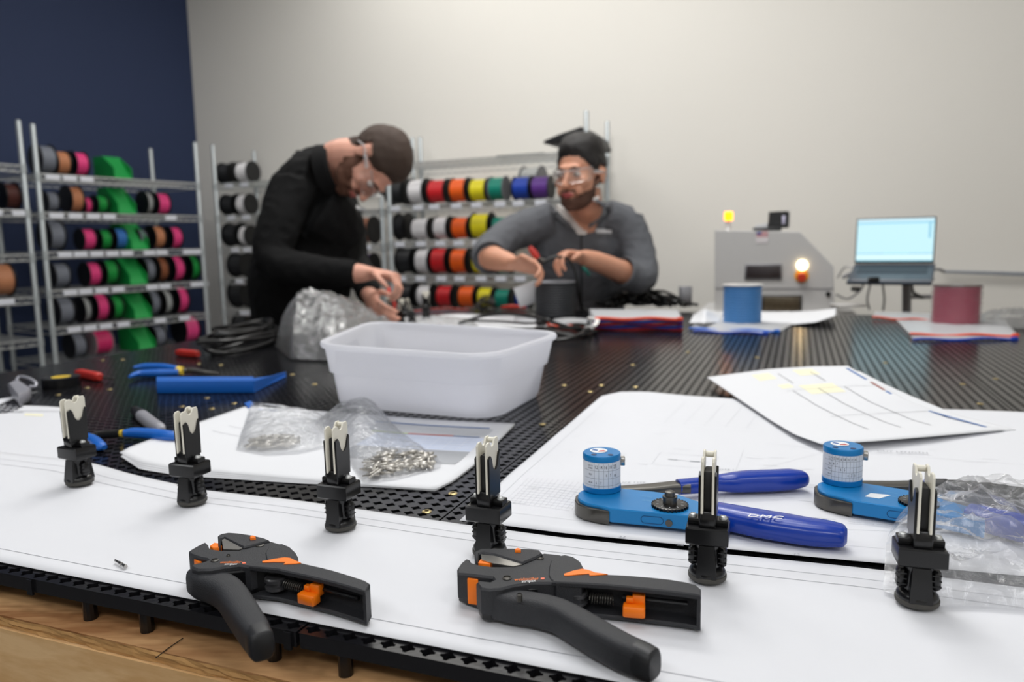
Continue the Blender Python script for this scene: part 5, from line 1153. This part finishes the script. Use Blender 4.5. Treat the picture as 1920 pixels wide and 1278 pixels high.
# screen
m = bpy.data.materials.new('laptop_screen'); m.use_nodes = True; nt = m.node_tree; bs = nt.nodes['Principled BSDF']; tc = nt.nodes.new('ShaderNodeTexCoord'); sx = nt.nodes.new('ShaderNodeSeparateXYZ'); nt.links.new(tc.outputs['Object'], sx.inputs[0])
rp = nt.nodes.new('ShaderNodeValToRGB'); mr = nt.nodes.new('ShaderNodeMapRange'); zc = (inv(Ml) @ Vector((0, 0, 0))).z; mr.inputs[1].default_value = zc-hl/2; mr.inputs[2].default_value = zc+hl/2; nt.links.new(sx.outputs[2], mr.inputs[0]); nt.links.new(mr.outputs[0], rp.inputs[0])
cr_ = rp.color_ramp; cr_.interpolation = 'CONSTANT'; cr_.elements[0].position = 0; cr_.elements[0].color = (*lin((130, 215, 240)), 1); cr_.elements[1].position = .07; cr_.elements[1].color = (*lin((215, 246, 252)), 1)
for po, co in ((.2, (120, 200, 225)), (.22, (198, 240, 250)), (.86, (150, 214, 236)), (.9, (205, 236, 246))): e = cr_.elements.new(po); e.color = (*lin(co), 1)
bs.inputs['Base Color'].default_value = (.02, .02, .02, 1); nt.links.new(rp.outputs[0], bs.inputs['Emission Color']); bs.inputs['Emission Strength'].default_value = 1.05
g = MB(inv(Ml)); g.box((0, -.0008, .002), (wl-.010, .0012, hl-.014)); scn = g.build('screen', m, t, smooth=False)
em = mat('screen_grey_blue', (120, 170, 190), .5, emit=.9)
g = MB(inv(Ml)); g.box((wl*.43, -.0020, hl*.22), (.008, .0006, hl*.36)); g.build('screen_sidebar', em, scn, smooth=False)
for k in range(8): g = MB(inv(Ml)); g.box((-.03+k*.011, -.0020, -hl*.28), (.007, .0006, .004)); g.build('screen_icon', mat('screen_icon', (150, 205, 222), .5, emit=.9), scn, smooth=False)
Mb_ = Matrix.Translation((a+b)/2) @ Matrix.Rotation(math.atan2(wv.y, wv.x), 4, 'Z') @ Matrix.Rotation(math.radians(16), 4, 'X')
g = MB(inv(Mb_)); g.box((0, -.11, -.010), (wl*1.02, .22, .014), bev=.003); bs_ = g.build('keyboard_base', mat('slate_laptop_base', (62, 70, 82), .4), t)
g = MB(inv(Mb_)); g.box((0, -.07, -.0025), (wl*.86, .10, .002)); g.build('keys', mat('dark_keys', (36, 42, 54), .5), bs_)
g = MB(inv(Mb_)); g.box((0, -.175, -.0025), (.10, .06, .0015)); g.build('touchpad', mat('touchpad_grey', (74, 82, 92), .4), bs_)
st = thing('laptop_stand', 'grey metal arm and tray carrying the laptop beside the machine', 'stand', tuple(lp(1700, 560, LY+.05)))
def seg(nm, pts, r, m_=FRM): g = MB(); g.tube(pts, r, 8); return g.build(nm, m_, st, world=True)
e0 = (a+b)/2
g = MB(Matrix.Translation(Vector((e0.x-.045, e0.y-.09, e0.z-.062))) @ Matrix.Rotation(math.atan2(wv.y, wv.x), 4, 'Z')); g.box((0, 0, 0), (.27, .20, .010), bev=.003); g.build('tray', FRM, st, world=True)
for x in (1638, 1735): g = MB(); g.box(P(x, 524, LY-.18), (.04, .02, .02), bev=.004); g.build('rubber_stop', BLK, st, world=True)
seg('upright', [P(1700, 528, LY+.02), P(1700, 600, LY+.02), Vector((P(1700, 600, LY+.02).x, LY+.02, .55))], .017)
seg('cross_arm', [P(1580, 520, LY+.04), P(1612, 505, LY+.03), P(1690, 520, LY+.02)], .008); seg('cross_arm', [P(1700, 556, LY+.02), P(1745, 556, LY+.10)], .010)
seg('brace', [P(1708, 530, LY+.02), P(1712, 548, LY+.03), P(1730, 558, LY+.05)], .006, BLK)
q = P(1700, 600, LY+.02); g = MB(); g.box((q.x, q.y, .28), (.05, .05, .56)); g.box((q.x, q.y, .015), (.4, .3, .03)); g.build('pedestal', FRM, st, world=True)
# hoses by the machine
for i, pts in enumerate([[P(1570, 520, 3.25), P(1585, 500, 3.2), P(1605, 503, 3.1)], [P(1568, 552, 3.25), P(1590, 560, 3.2), P(1612, 545, 3.15), P(1620, 530, 3.1)], [P(1632, 532, 3.05), P(1626, 560, 3.05), P(1630, 580, 3.06)], [P(1655, 530, 3.05), P(1658, 560, 3.1), P(1656, 582, 3.1)]]):
    g = MB(); g.tube(smooth_path(pts, 6), .004, 7); tag(g.build('hose', [MG, FRM, FRM, BLK][i]), ['pale hose looping from machine to laptop stand', 'grey hose curling low at the machine flank', 'thin grey cable hanging under the laptop, left one', 'thin black cable hanging under the laptop'][i], 'hose')
g = MB(); q = P(1600, 541, 3.22); g.lathe([(.012, 0), (.012, .05)], 12, Matrix.Translation(q) @ Matrix.Rotation(PI/2, 4, 'X')); tag(g.build('knob', BLK), 'round black knob between machine and laptop stand', 'knob')
g = MB(); a_, b_ = P(1565, 570, 3.0), P(1615, 573, 3.0); g.box((a_+b_)/2, ((b_-a_).length, .1, .008), bev=.002); tag(g.build('white_tray', mat('white_tray_paint', (214, 212, 210), .5)), 'small white shelf at the right foot of the machine', 'shelf')
# rail on the wall
def wallpt(px, y, off):
    k = (px-960)/F; t_ = (k*C0.y-C0.x)/(DB.x-k*DB.y); p = C0+DB*t_-Vector((-DB.y, DB.x))*off; return P(px, y, p.y)
t = thing('wall_rail', 'slim grey metal rail running along the pale wall at right', 'rail', tuple(wallpt(1850, 512, .02)))
p0, p1 = wallpt(1770, 509, .03), wallpt(1990, 516, .03); g = MB(); g.tube([p0, p1], (.006, .010), 8, up=(0, 0, 1), power=4); g.build('rail', mat('rail_grey', (150, 156, 166), .4, .3), t, world=True)
g = MB(); g.tube([wallpt(1745, 505, .10), wallpt(1762, 505, .06), p0], .007, 8); g.build('end_bracket', FRM, t, world=True)
# small grey box behind the cables
q = P(1285, 548, 2.95); bx = thing('grey_box', 'small grey metal box standing behind the heap of black cables', 'box', (q.x, q.y, T+.0015))
MB().box((0, 0, .04), (.045, .04, .08), bev=.003).build('box_body', FRM, bx)
# ================================================================ people
import numpy as np
from mathutils.bvhtree import BVHTree
def smst(x): x = max(0, min(1, x)); return x*x*(3-2*x)
def interp(x, tab):
    if x <= tab[0][0]: return tab[0][1]
    for (a, p), (b, q) in zip(tab, tab[1:]):
        if x <= b: return p+(q-p)*(x-a)/(b-a)
    return tab[-1][1]
def head_prims(mb, M):
    m0 = mb.M; mb.M = M
    mb.ell((0, .016, .036), (.075, .096, .084), 24); mb.ell((0, -.028, -.025), (.062, .064, .080), 24); mb.ell((0, -.040, -.080), (.050, .050, .034), 20); mb.ell((0, -.078, -.100), (.021, .016, .015), 14)
    mb.tube([(0, -.086, .016), (0, -.100, -.008), (0, -.114, -.030)], [.0085, .0095, .0125], 10); mb.ell((0, -.112, -.033), (.0155, .014, .011), 12)
    mb.ell((0, -.082, .026), (.048, .014, .010), 16); mb.ell((0, -.092, -.061), (.023, .010, .009), 12); mb.ell((0, -.086, -.082), (.024, .012, .012), 12)
    for s in (-1, 1):
        mb.ell((s*.040, -.066, -.022), (.022, .022, .020), 12); mb.ell((s*.079, .012, -.004), (.007, .019, .030), 12); mb.ell((s*.081, .020, .010), (.008, .012, .016), 10); mb.ell((s*.034, -.080, -.050), (.014, .014, .02), 10)
    mb.M = m0
def hand_prims(mb, w, d, nrm, side, curl=.5, s=1.0, thumb=.6):
    d = d.normalized(); n = (nrm-d*nrm.dot(d)).normalized(); l = d.cross(n)*side       # l points to the thumb side
    mb.tube([w-d*.02*s, w+d*.02*s, w+d*.055*s, w+d*.088*s], [(.026*s, .020*s), (.034*s, .018*s), (.041*s, .017*s), (.040*s, .014*s)], 14, up=n)
    for i in range(4):
        o = w+d*(.084-.004*abs(i-1.2))*s+l*(.030-.0200*i)*s; L = [.040, .046, .042, .032][i]*s; r = [.0088, .0090, .0086, .0076][i]*s
        a1, a2, a3 = curl*.8+.05*i, curl*1.7+.04*i, curl*2.5
        dr = lambda a: d*math.cos(a)+n*math.sin(a)
        p1 = o+dr(a1)*L; p2 = p1+dr(a2)*L*.62; p3 = p2+dr(a3)*L*.5
        mb.tube([o-d*.02*s, o, p1, p2, p3], [r, r*1.05, r, r*.93, r*.75], 8); mb.ell(p3, r*.78, 8)
    t0 = w+d*.022*s+l*.026*s; t1 = t0+(d*.6+l*.75+n*thumb*.5).normalized()*.038*s; t2 = t1+(d*.95+l*.15+n*thumb).normalized()*.030*s; t3 = t2+(d-l*.1+n*thumb*1.2).normalized()*.022*s
    mb.tube([t0-l*.01*s, t0, t1, t2, t3], [.013*s, .0140*s, .0110*s, .0098*s, .0075*s], 8); mb.ell(t3, .0076*s, 8)
def headM(c, face, up, s):
    y = -Vector(face).normalized(); z = Vector(up); z = (z-y*z.dot(y)).normalized(); x = y.cross(z)
    R = Matrix(((x.x, y.x, z.x), (x.y, y.y, z.y), (x.z, y.z, z.z))).to_4x4()
    return Matrix.Translation(c) @ R @ Matrix.Scale(s, 4)
def shell(me, Mi, pred, name, m, parent, noise_amp=0, ns=60):
    n_ = len(me.vertices); co = np.empty(n_*3, dtype=np.float32); me.vertices.foreach_get('co', co); co = co.reshape(-1, 3)
    M_ = np.array(Mi); lc = co @ M_[:3, :3].T+M_[:3, 3]; ok = np.where((np.abs(lc) < .16).all(axis=1))[0]
    th = [0]*n_; vs = me.vertices
    for i in ok: th[i] = pred(Vector(lc[i]))
    vs = {int(i): Vector(co[i]) for i in ok}; g = MB(); idx = {}
    pv = np.empty(len(me.loops), dtype=np.int32); me.loops.foreach_get('vertex_index', pv); ths = np.array(th)
    ls = np.empty(len(me.polygons), dtype=np.int32); me.polygons.foreach_get('loop_start', ls); cand = np.where(ths[pv[ls]] > 0)[0]
    for pi in cand:
        p = me.polygons[int(pi)]
        if min(th[i] for i in p.vertices) > 0 or sum(1 for i in p.vertices if th[i] > 0) >= 3:
            f = []
            for i in p.vertices:
                if i not in idx:
                    idx[i] = len(g.v); t_ = max(th[i], .0004)
                    if noise_amp: t_ += noise_amp*noise.noise(vs[i]*ns)
                    g.v.append(vs[i]+me.vertices[i].normal*max(t_, .0006))
                f.append(idx[i])
            g.f.append(f)
    return g.build(name, m, parent, world=True, angle=0)
def skin_mat(name, rgb, rough=.5):
    m = mat(name, rgb, rough, var=.05, scale=12, bump=.05); b = m.node_tree.nodes['Principled BSDF']
    b.inputs['Subsurface Weight'].default_value = .12; b.inputs['Subsurface Radius'].default_value = (.012, .005, .003); b.inputs['Subsurface Scale'].default_value = 1; return m
def cloth(me, amp, k=11, k2=26):
    co = [v.co.copy() for v in me.vertices]; no = [v.normal.copy() for v in me.vertices]; out = []
    for c, q in zip(co, no):
        f = noise.noise(Vector((c.x*k, c.y*k, c.z*k*.7)))+.45*(1-2*abs(noise.noise(c*k2)))
        out += list(c+q*amp*f)
    me.vertices.foreach_set('co', out); me.update()
def mesh_obj(name, me, m, parent):
    inv = parent.matrix_basis.inverted(); me.transform(inv); return link(name, me, m, parent, True, 0)
def face_bits(t, M, s, iris, lip, skin):
    for sg in (-1, 1):
        g = MB(M); g.ell((sg*.031, -.0800, .004), (.0125, .0125, .0085), 14); e = g.build('eye', mat('eye_white', (214, 206, 200), .25), t, world=True)
        g = MB(M); g.ell((sg*.031, -.0905, .003), (.0055, .0030, .0052), 12); g.build('iris', iris, e, world=True)
        g = MB(M); g.tube([(sg*.014, -.098, .021), (sg*.030, -.098, .027), (sg*.048, -.084, .021)], [.003, .0042, .002], 8); g.build('eyebrow', mat('dark_brow', (44, 32, 26), .8), t, world=True)
    g = MB(M); g.tube([(-.023, -.0945, -.0615), (-.011, -.1020, -.0585), (0, -.1030, -.0595), (.011, -.1020, -.0585), (.023, -.0945, -.0615)], [.0015, .0042, .0042, .0042, .0015], 8)
    g.tube([(-.021, -.0945, -.0640), (0, -.1020, -.0680), (.021, -.0945, -.0640)], [.0015, .0050, .0015], 8); g.build('lips', lip, t, world=True)
def glasses(t, M, sgn_near):
    gl = MB(M); gl.grid(lambda a, b: Vector((.078*math.sin((a-.5)*2.5), -.010-.104*math.cos((a-.5)*2.5)**.8 if math.cos((a-.5)*2.5) > 0 else -.01, -.020+.040*b-.006*math.cos((a-.5)*5))), 24, 6)
    o = gl.build('safety_glasses', CLEARP, t, world=True, angle=0, solid=.0012); fm = film_mat('clear_frame', white=.35, gloss=1.0, bump=0) if 'clear_frame' not in MATS else MATS['clear_frame']
    for s in (-1, 1):
        g = MB(M); g.tube([(s*.075, -.045, .010), (s*.083, -.015, .010), (s*.086, .025, .008), (s*.084, .045, -.012)], [(.0035, .006), (.0025, .006), (.002, .004), (.002, .003)], 8, up=(0, 0, 1)); g.build('temple', fm, o if False else t, world=True)
    g = MB(M); g.tube([Vector((.078*math.sin((a/16-.5)*2.5), -.012-.104*max(0, math.cos((a/16-.5)*2.5))**.8, .021-.006*math.cos((a/16-.5)*5))) for a in range(17)], .0012, 6); g.build('brow_bar', fm, t, world=True)
def decal(t, bvh, q, off, m, name, n=8, solid=0):
    g = MB()
    def fn(a, b):
        x = (q[0][0]*(1-a)+q[1][0]*a)*(1-b)+(q[3][0]*(1-a)+q[2][0]*a)*b; y = (q[0][1]*(1-a)+q[1][1]*a)*(1-b)+(q[3][1]*(1-a)+q[2][1]*a)*b
        r = ray(x, y).normalized(); h = bvh.ray_cast(CAM, r)
        if h[0] is None: return CAM+r*2.8
        return h[0]+h[1]*off
    g.grid(fn, n, n); return g.build(name, m, t, world=True, angle=0, solid=solid)
def bvh_of(me): return BVHTree.FromPolygons([v.co.copy() for v in me.vertices], [list(p.vertices) for p in me.polygons])

# ---------------------------------------------------------------- man in black, bending over the table
pel = P(553, 655, 2.86); t1 = thing('person', 'person in black quarter-zip sweater bending over the table, wearing safety glasses', 'person', (pel.x, pel.y, 0))
Lf = Vector((.358, .934, 0)); HM1 = headM(P(695, 305, 2.55), (.05, -.24, -.97), (.97, -.10, .12), 1.04)
def limb(mb, pts, rad, k=1.0, n=14): mb.tube(smooth_path(pts, 3), [r*k for r in sum([[rad[i]+(rad[i+1]-rad[i])*j/3 for j in range(3)] for i in range(len(rad)-1)], [])+[rad[-1]]], n)
sp1 = [(546, 655, 2.90, .130), (548, 600, 2.86, .150), (562, 540, 2.78, .185), (582, 450, 2.73, .188), (588, 380, 2.69, .165), (603, 340, 2.65, .130), (622, 322, 2.61, .095)]
arm1n = ([P(552, 350, 2.56), P(528, 410, 2.50), P(511, 488, 2.43), P(590, 508, 2.39), P(668, 512, 2.36)], [.082, .072, .060, .052, .040])
arm1f = ([P(620, 350, 2.84), P(650, 420, 2.86), P(664, 490, 2.80), P(684, 530, 2.66), P(692, 552, 2.56)], [.080, .068, .056, .048, .038])
zh = pel.z
def legs(mb, pel, side, k, r0=.095):
    for s in (-1, 1):
        h = pel+side*s*.09; mb.tube([h+Vector((0, 0, .0)), Vector((h.x, h.y, .50)), Vector((h.x, h.y, .09))], [r0*k, .068*k, .048*k], 14)
mb = MB(); head_prims(mb, HM1)
limb(mb, [HM1 @ Vector((0, .026, -.035)), HM1 @ Vector((0, .034, -.09)), P(622, 308, 2.61), P(600, 345, 2.66)], [.056, .058, .066, .08])
limb(mb, [P(x, y, d) for x, y, d, r in sp1], [r for *_, r in sp1], .86, 18)
limb(mb, arm1n[0]+[P(694, 512, 2.355)], [r for r in arm1n[1]]+[.028], .8); limb(mb, arm1f[0]+[P(694, 560, 2.52)], arm1f[1]+[.027], .8)
legs(mb, pel, Lf, .9)
for s in (-1, 1): h = pel+Lf*s*.09; mb.ell((h.x+.04, h.y-.02, .06), (.11, .045, .04), 12)
hand_prims(mb, P(697, 512, 2.355), P(745, 520, 2.33)-P(697, 512, 2.355), Vector((-.1, -.2, -1)), -1, 1.05, 1.0)
hand_prims(mb, P(694, 562, 2.52), P(704, 582, 2.44)-P(694, 562, 2.52), Vector((.8, .3, -.3)), 1, .6, 1.0)
body1 = remesh(mb, .0055, 5)
SK1 = skin_mat('skin_fair', (222, 164, 142)); HAIR1 = mat('brown_hair', (62, 46, 36), .75, bump=1.0, bscale=500, var=.3, scale=250); BRD1 = mat('brown_beard', (96, 62, 46), .85, bump=1, bscale=700, var=.3, scale=300)
I1 = HM1.inverted()
def hair_pred(tab, top, side, back=-.06):
    def f(q):
        if abs(q.x) > .095 or q.z < back-.02 or q.y > .13 or q.y < -.11 or q.z > .14: return 0
        if abs(q.x) > .072 and -.012 < q.y < .038 and q.z < .030: return 0
        zl = interp(q.y, tab); d = q.z-zl
        if d < 0: return 0
        return .0015+side*smst(d/.03)+(top-side)*smst((q.z-.06)/.05)
    return f
def beard_pred(th, cheek=-.040):
    def f(q):
        if q.z < -.118+max(0, q.y+.06)*.5 or q.y > .010 or abs(q.x) > .078: return 0
        if q.y < -.082 and abs(q.x) < .024 and -.071 < q.z < -.0545: return 0
        up = cheek+.0*q.x+max(0, (q.y+.035))*1.6
        if q.y < -.075 and abs(q.x) < .030: up = -.0455
        elif q.y < -.06: up = cheek-.018*(1-abs(abs(q.x)-.03)/.03)
        if q.z > min(up, .03): return 0
        if q.y > -.002 and q.z < -.075: return 0
        return th*smst((up-q.z)/.02)+.0012
    return f
shell(body1, I1, hair_pred([(-.11, .09), (-.085, .070), (-.060, .058), (-.045, .030), (-.015, .014), (.030, .0), (.045, -.040), (.08, -.065)], .020, .008), 'hair', HAIR1, t1, .002)
shell(body1, I1, beard_pred(.003), 'beard', BRD1, t1, .0015)
face_bits(t1, HM1, 1, mat('brown_iris', (60, 42, 30), .2), mat('lip_pink', (196, 112, 104), .45), SK1); glasses(t1, HM1, -1)
mesh_obj('body', body1, SK1, t1)
mb = MB(); limb(mb, [P(x, y, d) for x, y, d, r in sp1], [r for *_, r in sp1], 1, 22)
limb(mb, [P(585, 395, 2.62), P(620, 420, 2.66), P(640, 450, 2.70)], [.13, .115, .10]); limb(mb, [P(600, 340, 2.60), P(560, 340, 2.62)], [.10, .10]); limb(mb, [P(560, 345, 2.74), P(620, 345, 2.80)], [.12, .10])
limb(mb, *arm1n, n=18); limb(mb, *arm1f, n=18)
sw = remesh(mb, .008, 6); cloth(sw, .007)
BLKF = mat('black_knit', (9, 9, 10), .85, spec=.25, bump=.3, bscale=900); bv = bvh_of(sw)
decal(t1, bv, [(667, 384), (686, 390), (685, 397), (666, 391)], .003, mat('white_embroidery', (222, 224, 226), .7), 'chest_logo', 4); decal(t1, bv, [(668, 393), (684, 398), (684, 400), (668, 395)], .003, mat('grey_embroidery', (120, 122, 124), .7), 'chest_logo', 4)
mesh_obj('sweater', sw, BLKF, t1)
n0 = Vector((.93, -.18, .22)).normalized(); c0 = P(624, 322, 2.60)
g = MB(); g.tube([c0-n0*.02, c0+n0*.012, c0+n0*.034], [.078, .074, .070], 28); 
g = MB(); rg = []
for k, (o_, r_) in enumerate([(-.025, .100), (.010, .092), (.026, .090), (.026, .086), (.005, .088)]):
    a_ = n0.orthogonal().normalized(); b_ = n0.cross(a_); rg.append([c0+n0*o_+(a_*math.cos(2*PI*i/32)+b_*math.sin(2*PI*i/32))*r_ for i in range(32)])
g.rings(rg, False, False); g.build('collar', BLKF, t1, world=True, angle=0)
g = MB(); limb(g, arm1n[0][-2:]+[P(673, 512, 2.358)], [.046, .043, .043]); 
mb = MB(); legs(mb, pel+Vector((0, 0, -.02)), Lf, 1.1, .11); mb.ell(pel+Vector((0, 0, -.03)), (.16, .16, .12), 16); jm = remesh(mb, .012, 4); mesh_obj('trousers', jm, mat('dark_denim', (30, 36, 54), .85), t1)
for s in (-1, 1): h = pel+Lf*s*.09; g = MB(); g.ell((h.x+.045, h.y-.02, .055), (.135, .058, .054), 14); g.build('shoe', mat('black_shoe', (22, 22, 22), .5), t1, world=True)

# ---------------------------------------------------------------- man in grey, facing the camera behind the table
pel2 = P(1092, 640, 3.22); t2 = thing('person', 'person in grey quarter-zip sweater with rolled sleeves, holding a black cable and cutters', 'person', (pel2.x, pel2.y, 0))
ps_ = math.radians(33); HM2 = headM(P(1088, 330, 2.84), (-math.sin(ps_), -math.cos(ps_), -.06), (-.03, -.05, 1), 1.09)
SIDE = Vector((1, -.08, 0)).normalized()
def torso2(mb, k):
    rr = [((1092, 640, 3.22), .165, .12), ((1092, 580, 3.16), .175, .13), ((1090, 520, 3.08), .185, .13), ((1088, 460, 3.02), .195, .125), ((1090, 425, 2.99), .165, .105), ((1094, 402, 2.96), .105, .08), ((1099, 388, 2.94), .070, .066)]
    pts = [P(*q[0]) for q in rr]; mb.tube(smooth_path(pts, 3), sum([[((rr[i][1]+(rr[i+1][1]-rr[i][1])*j/3)*k, (rr[i][2]+(rr[i+1][2]-rr[i][2])*j/3)*k) for j in range(3)] for i in range(len(rr)-1)], [])+[(rr[-1][1]*k, rr[-1][2]*k)], 22, up=(0, 1, 0.01))
arm2a = ([P(1000, 424, 2.98), P(955, 442, 2.92), P(914, 476, 2.80), P(918, 484, 2.74)], [.078, .068, .060, .056])
arm2b = ([P(1172, 420, 2.98), P(1196, 470, 2.94), P(1202, 520, 2.86), P(1172, 512, 2.80)], [.078, .068, .060, .054])
fa = ([P(914, 476, 2.80), P(926, 484, 2.73), P(950, 490, 2.64), P(962, 494, 2.60)], [.048, .045, .034, .027]); fb = ([P(1202, 518, 2.86), P(1168, 510, 2.80), P(1120, 490, 2.70), P(1092, 482, 2.65)], [.048, .044, .036, .028])
mb = MB(); head_prims(mb, HM2)
limb(mb, [HM2 @ Vector((0, .032, -.045)), HM2 @ Vector((0, .038, -.10)), P(1099, 395, 2.93), P(1094, 425, 2.97)], [.060, .061, .064, .08])
torso2(mb, .88); limb(mb, *arm2a, k=.8); limb(mb, *arm2b, k=.8); limb(mb, *fa); limb(mb, *fb); legs(mb, pel2, SIDE, .9)
for s in (-1, 1): h = pel2+SIDE*s*.09; mb.ell((h.x, h.y-.05, .06), (.045, .11, .04), 12)
hand_prims(mb, P(964, 494, 2.59), P(1002, 498, 2.56)-P(964, 492, 2.59), Vector((0, -.7, -.7)), -1, .8, 1.0, .4)
hand_prims(mb, P(1090, 482, 2.645), P(1055, 478, 2.60)-P(1090, 482, 2.645), Vector((.1, -.35, -1)), 1, .85, 1.0, .5)
body2 = remesh(mb, .0055, 5); SK2 = skin_mat('skin_warm', (208, 150, 122)); HAIR2 = mat('black_hair', (26, 22, 21), .6, bump=1.0, bscale=500, var=.3, scale=250); BRD2 = mat('dark_beard', (92, 64, 52), .9, bump=1, bscale=700, var=.3, scale=300)
I2 = HM2.inverted()
shell(body2, I2, hair_pred([(-.11, .10), (-.085, .072), (-.065, .060), (-.050, .040), (-.030, .016), (.030, .006), (.045, -.035), (.08, -.055)], .030, .007), 'hair', HAIR2, t2, .003)
shell(body2, I2, beard_pred(.0015, -.048), 'beard', BRD2, t2, .001)
face_bits(t2, HM2, 1, mat('brown_iris'), mat('lip_red', (178, 84, 84), .45), SK2); glasses(t2, HM2, 1)
mesh_obj('body', body2, SK2, t2)
mb = MB(); torso2(mb, 1); limb(mb, *arm2a, n=18); limb(mb, *arm2b, n=18); limb(mb, [P(1040, 412, 2.96), P(1000, 424, 2.98)], [.07, .075]); limb(mb, [P(1135, 405, 2.96), P(1172, 420, 2.98)], [.07, .075])
sw2 = remesh(mb, .008, 6); cloth(sw2, .007); bv2 = bvh_of(sw2)
WS = mat('white_polo', (226, 222, 218), .8)
decal(t2, bv2, [(1050, 396), (1116, 392), (1098, 440), (1084, 440)], .0035, WS, 'polo_shirt', 12)
decal(t2, bv2, [(1064, 394), (1108, 392), (1092, 424), (1086, 424)], .0065, SK2, 'throat', 10)
decal(t2, bv2, [(1044, 384), (1062, 392), (1074, 420), (1046, 404)], .011, WS, 'polo_collar', 8, .003); decal(t2, bv2, [(1112, 372), (1124, 366), (1118, 392), (1104, 412)], .011, WS, 'polo_collar', 8, .003)
decal(t2, bv2, [(1117, 429), (1147, 430), (1147, 437), (1117, 436)], .003, mat('white_embroidery'), 'chest_logo', 4); decal(t2, bv2, [(1117, 439), (1147, 440), (1147, 442), (1117, 441)], .003, mat('grey_embroidery'), 'chest_logo', 4)
GRYF = mat('charcoal_knit', (92, 94, 99), .85, bump=.4, bscale=900); DGRY = mat('dark_zip_tape', (46, 47, 50), .7)
decal(t2, bv2, [(1088, 440), (1092, 440), (1092, 585), (1088, 585)], .002, DGRY, 'placket', 10)
decal(t2, bv2, [(1118, 372), (1150, 388), (1124, 412), (1102, 428)], .012, mat('charcoal_knit_light', (108, 110, 114), .85), 'collar_flap', 10, .004); decal(t2, bv2, [(1028, 398), (1050, 398), (1082, 434), (1050, 414)], .012, mat('charcoal_knit_light'), 'collar_flap', 10, .004)
mesh_obj('sweater', sw2, GRYF, t2)
for ctr, ax, r_ in ((P(917, 482, 2.745), (P(926, 484, 2.70)-P(914, 476, 2.80)), .060), (P(1170, 511, 2.795), (P(1120, 490, 2.70)-P(1172, 512, 2.80)), .057)):
    ax.normalize(); a_ = ax.orthogonal().normalized(); b_ = ax.cross(a_); g = MB(); rg = [[ctr+ax*o_+(a_*math.cos(2*PI*i/28)+b_*math.sin(2*PI*i/28))*rr_ for i in range(28)] for o_, rr_ in ((-.022, r_*.97), (-.015, r_*1.04), (.010, r_*1.03), (.016, r_*.97), (.006, r_*.90))]
    g.rings(rg, False, False); g.build('rolled_cuff', GRYF, t2, world=True, angle=0)
mb = MB(); legs(mb, pel2+Vector((0, 0, -.02)), SIDE, 1.1, .11); mb.ell(pel2+Vector((0, 0, -.03)), (.17, .13, .12), 16); jm = remesh(mb, .012, 4); mesh_obj('trousers', jm, mat('dark_denim'), t2)
for s in (-1, 1): h = pel2+SIDE*s*.09; g = MB(); g.ell((h.x, h.y-.05, .055), (.058, .135, .054), 14); g.build('shoe', mat('black_shoe'), t2, world=True)
# what he holds
t = thing('diagonal_cutter', 'red and blue handled cutter held by the man in grey', 'cutter', tuple(P(1000, 480, 2.57)))
g = MB(); g.tube([P(993, 463, 2.575), P(1001, 474, 2.570), P(1009, 484, 2.565)], [(.008), (.013), (.009)], 10); g.build('red_handle', REDP, t, world=True)
g = MB(); g.tube([P(985, 496, 2.575), P(992, 504, 2.57), P(1000, 505, 2.57)], [.007, .011, .007], 10); g.build('blue_handle', BLUEP, t, world=True)
g = MB(); g.tube([P(1006, 482, 2.565), P(1020, 488, 2.56), P(1012, 494, 2.565)], [.005, .007, .004], 8); g.build('jaw', DKSTEEL, t, world=True)
g = MB(); g.tube(smooth_path([P(1006, 502, 2.56), P(1022, 490, 2.55), P(1042, 482, 2.55), P(1064, 486, 2.56), P(1078, 508, 2.58), P(1084, 545, 2.62), P(1090, 572, 2.7), at(1105, 585, .01)], 5), .0055, 8); tag(g.build('held_cable', CABLE), 'black cable held between the hands of the man in grey', 'cable')
g = MB(); g.tube(smooth_path([P(1092, 500, 2.60), P(1098, 506, 2.60), P(1104, 514, 2.62)], 4), .006, 8); tag(g.build('wire_end', mat('teal_wire')), 'teal wire end under the hand of the man in grey', 'wire')
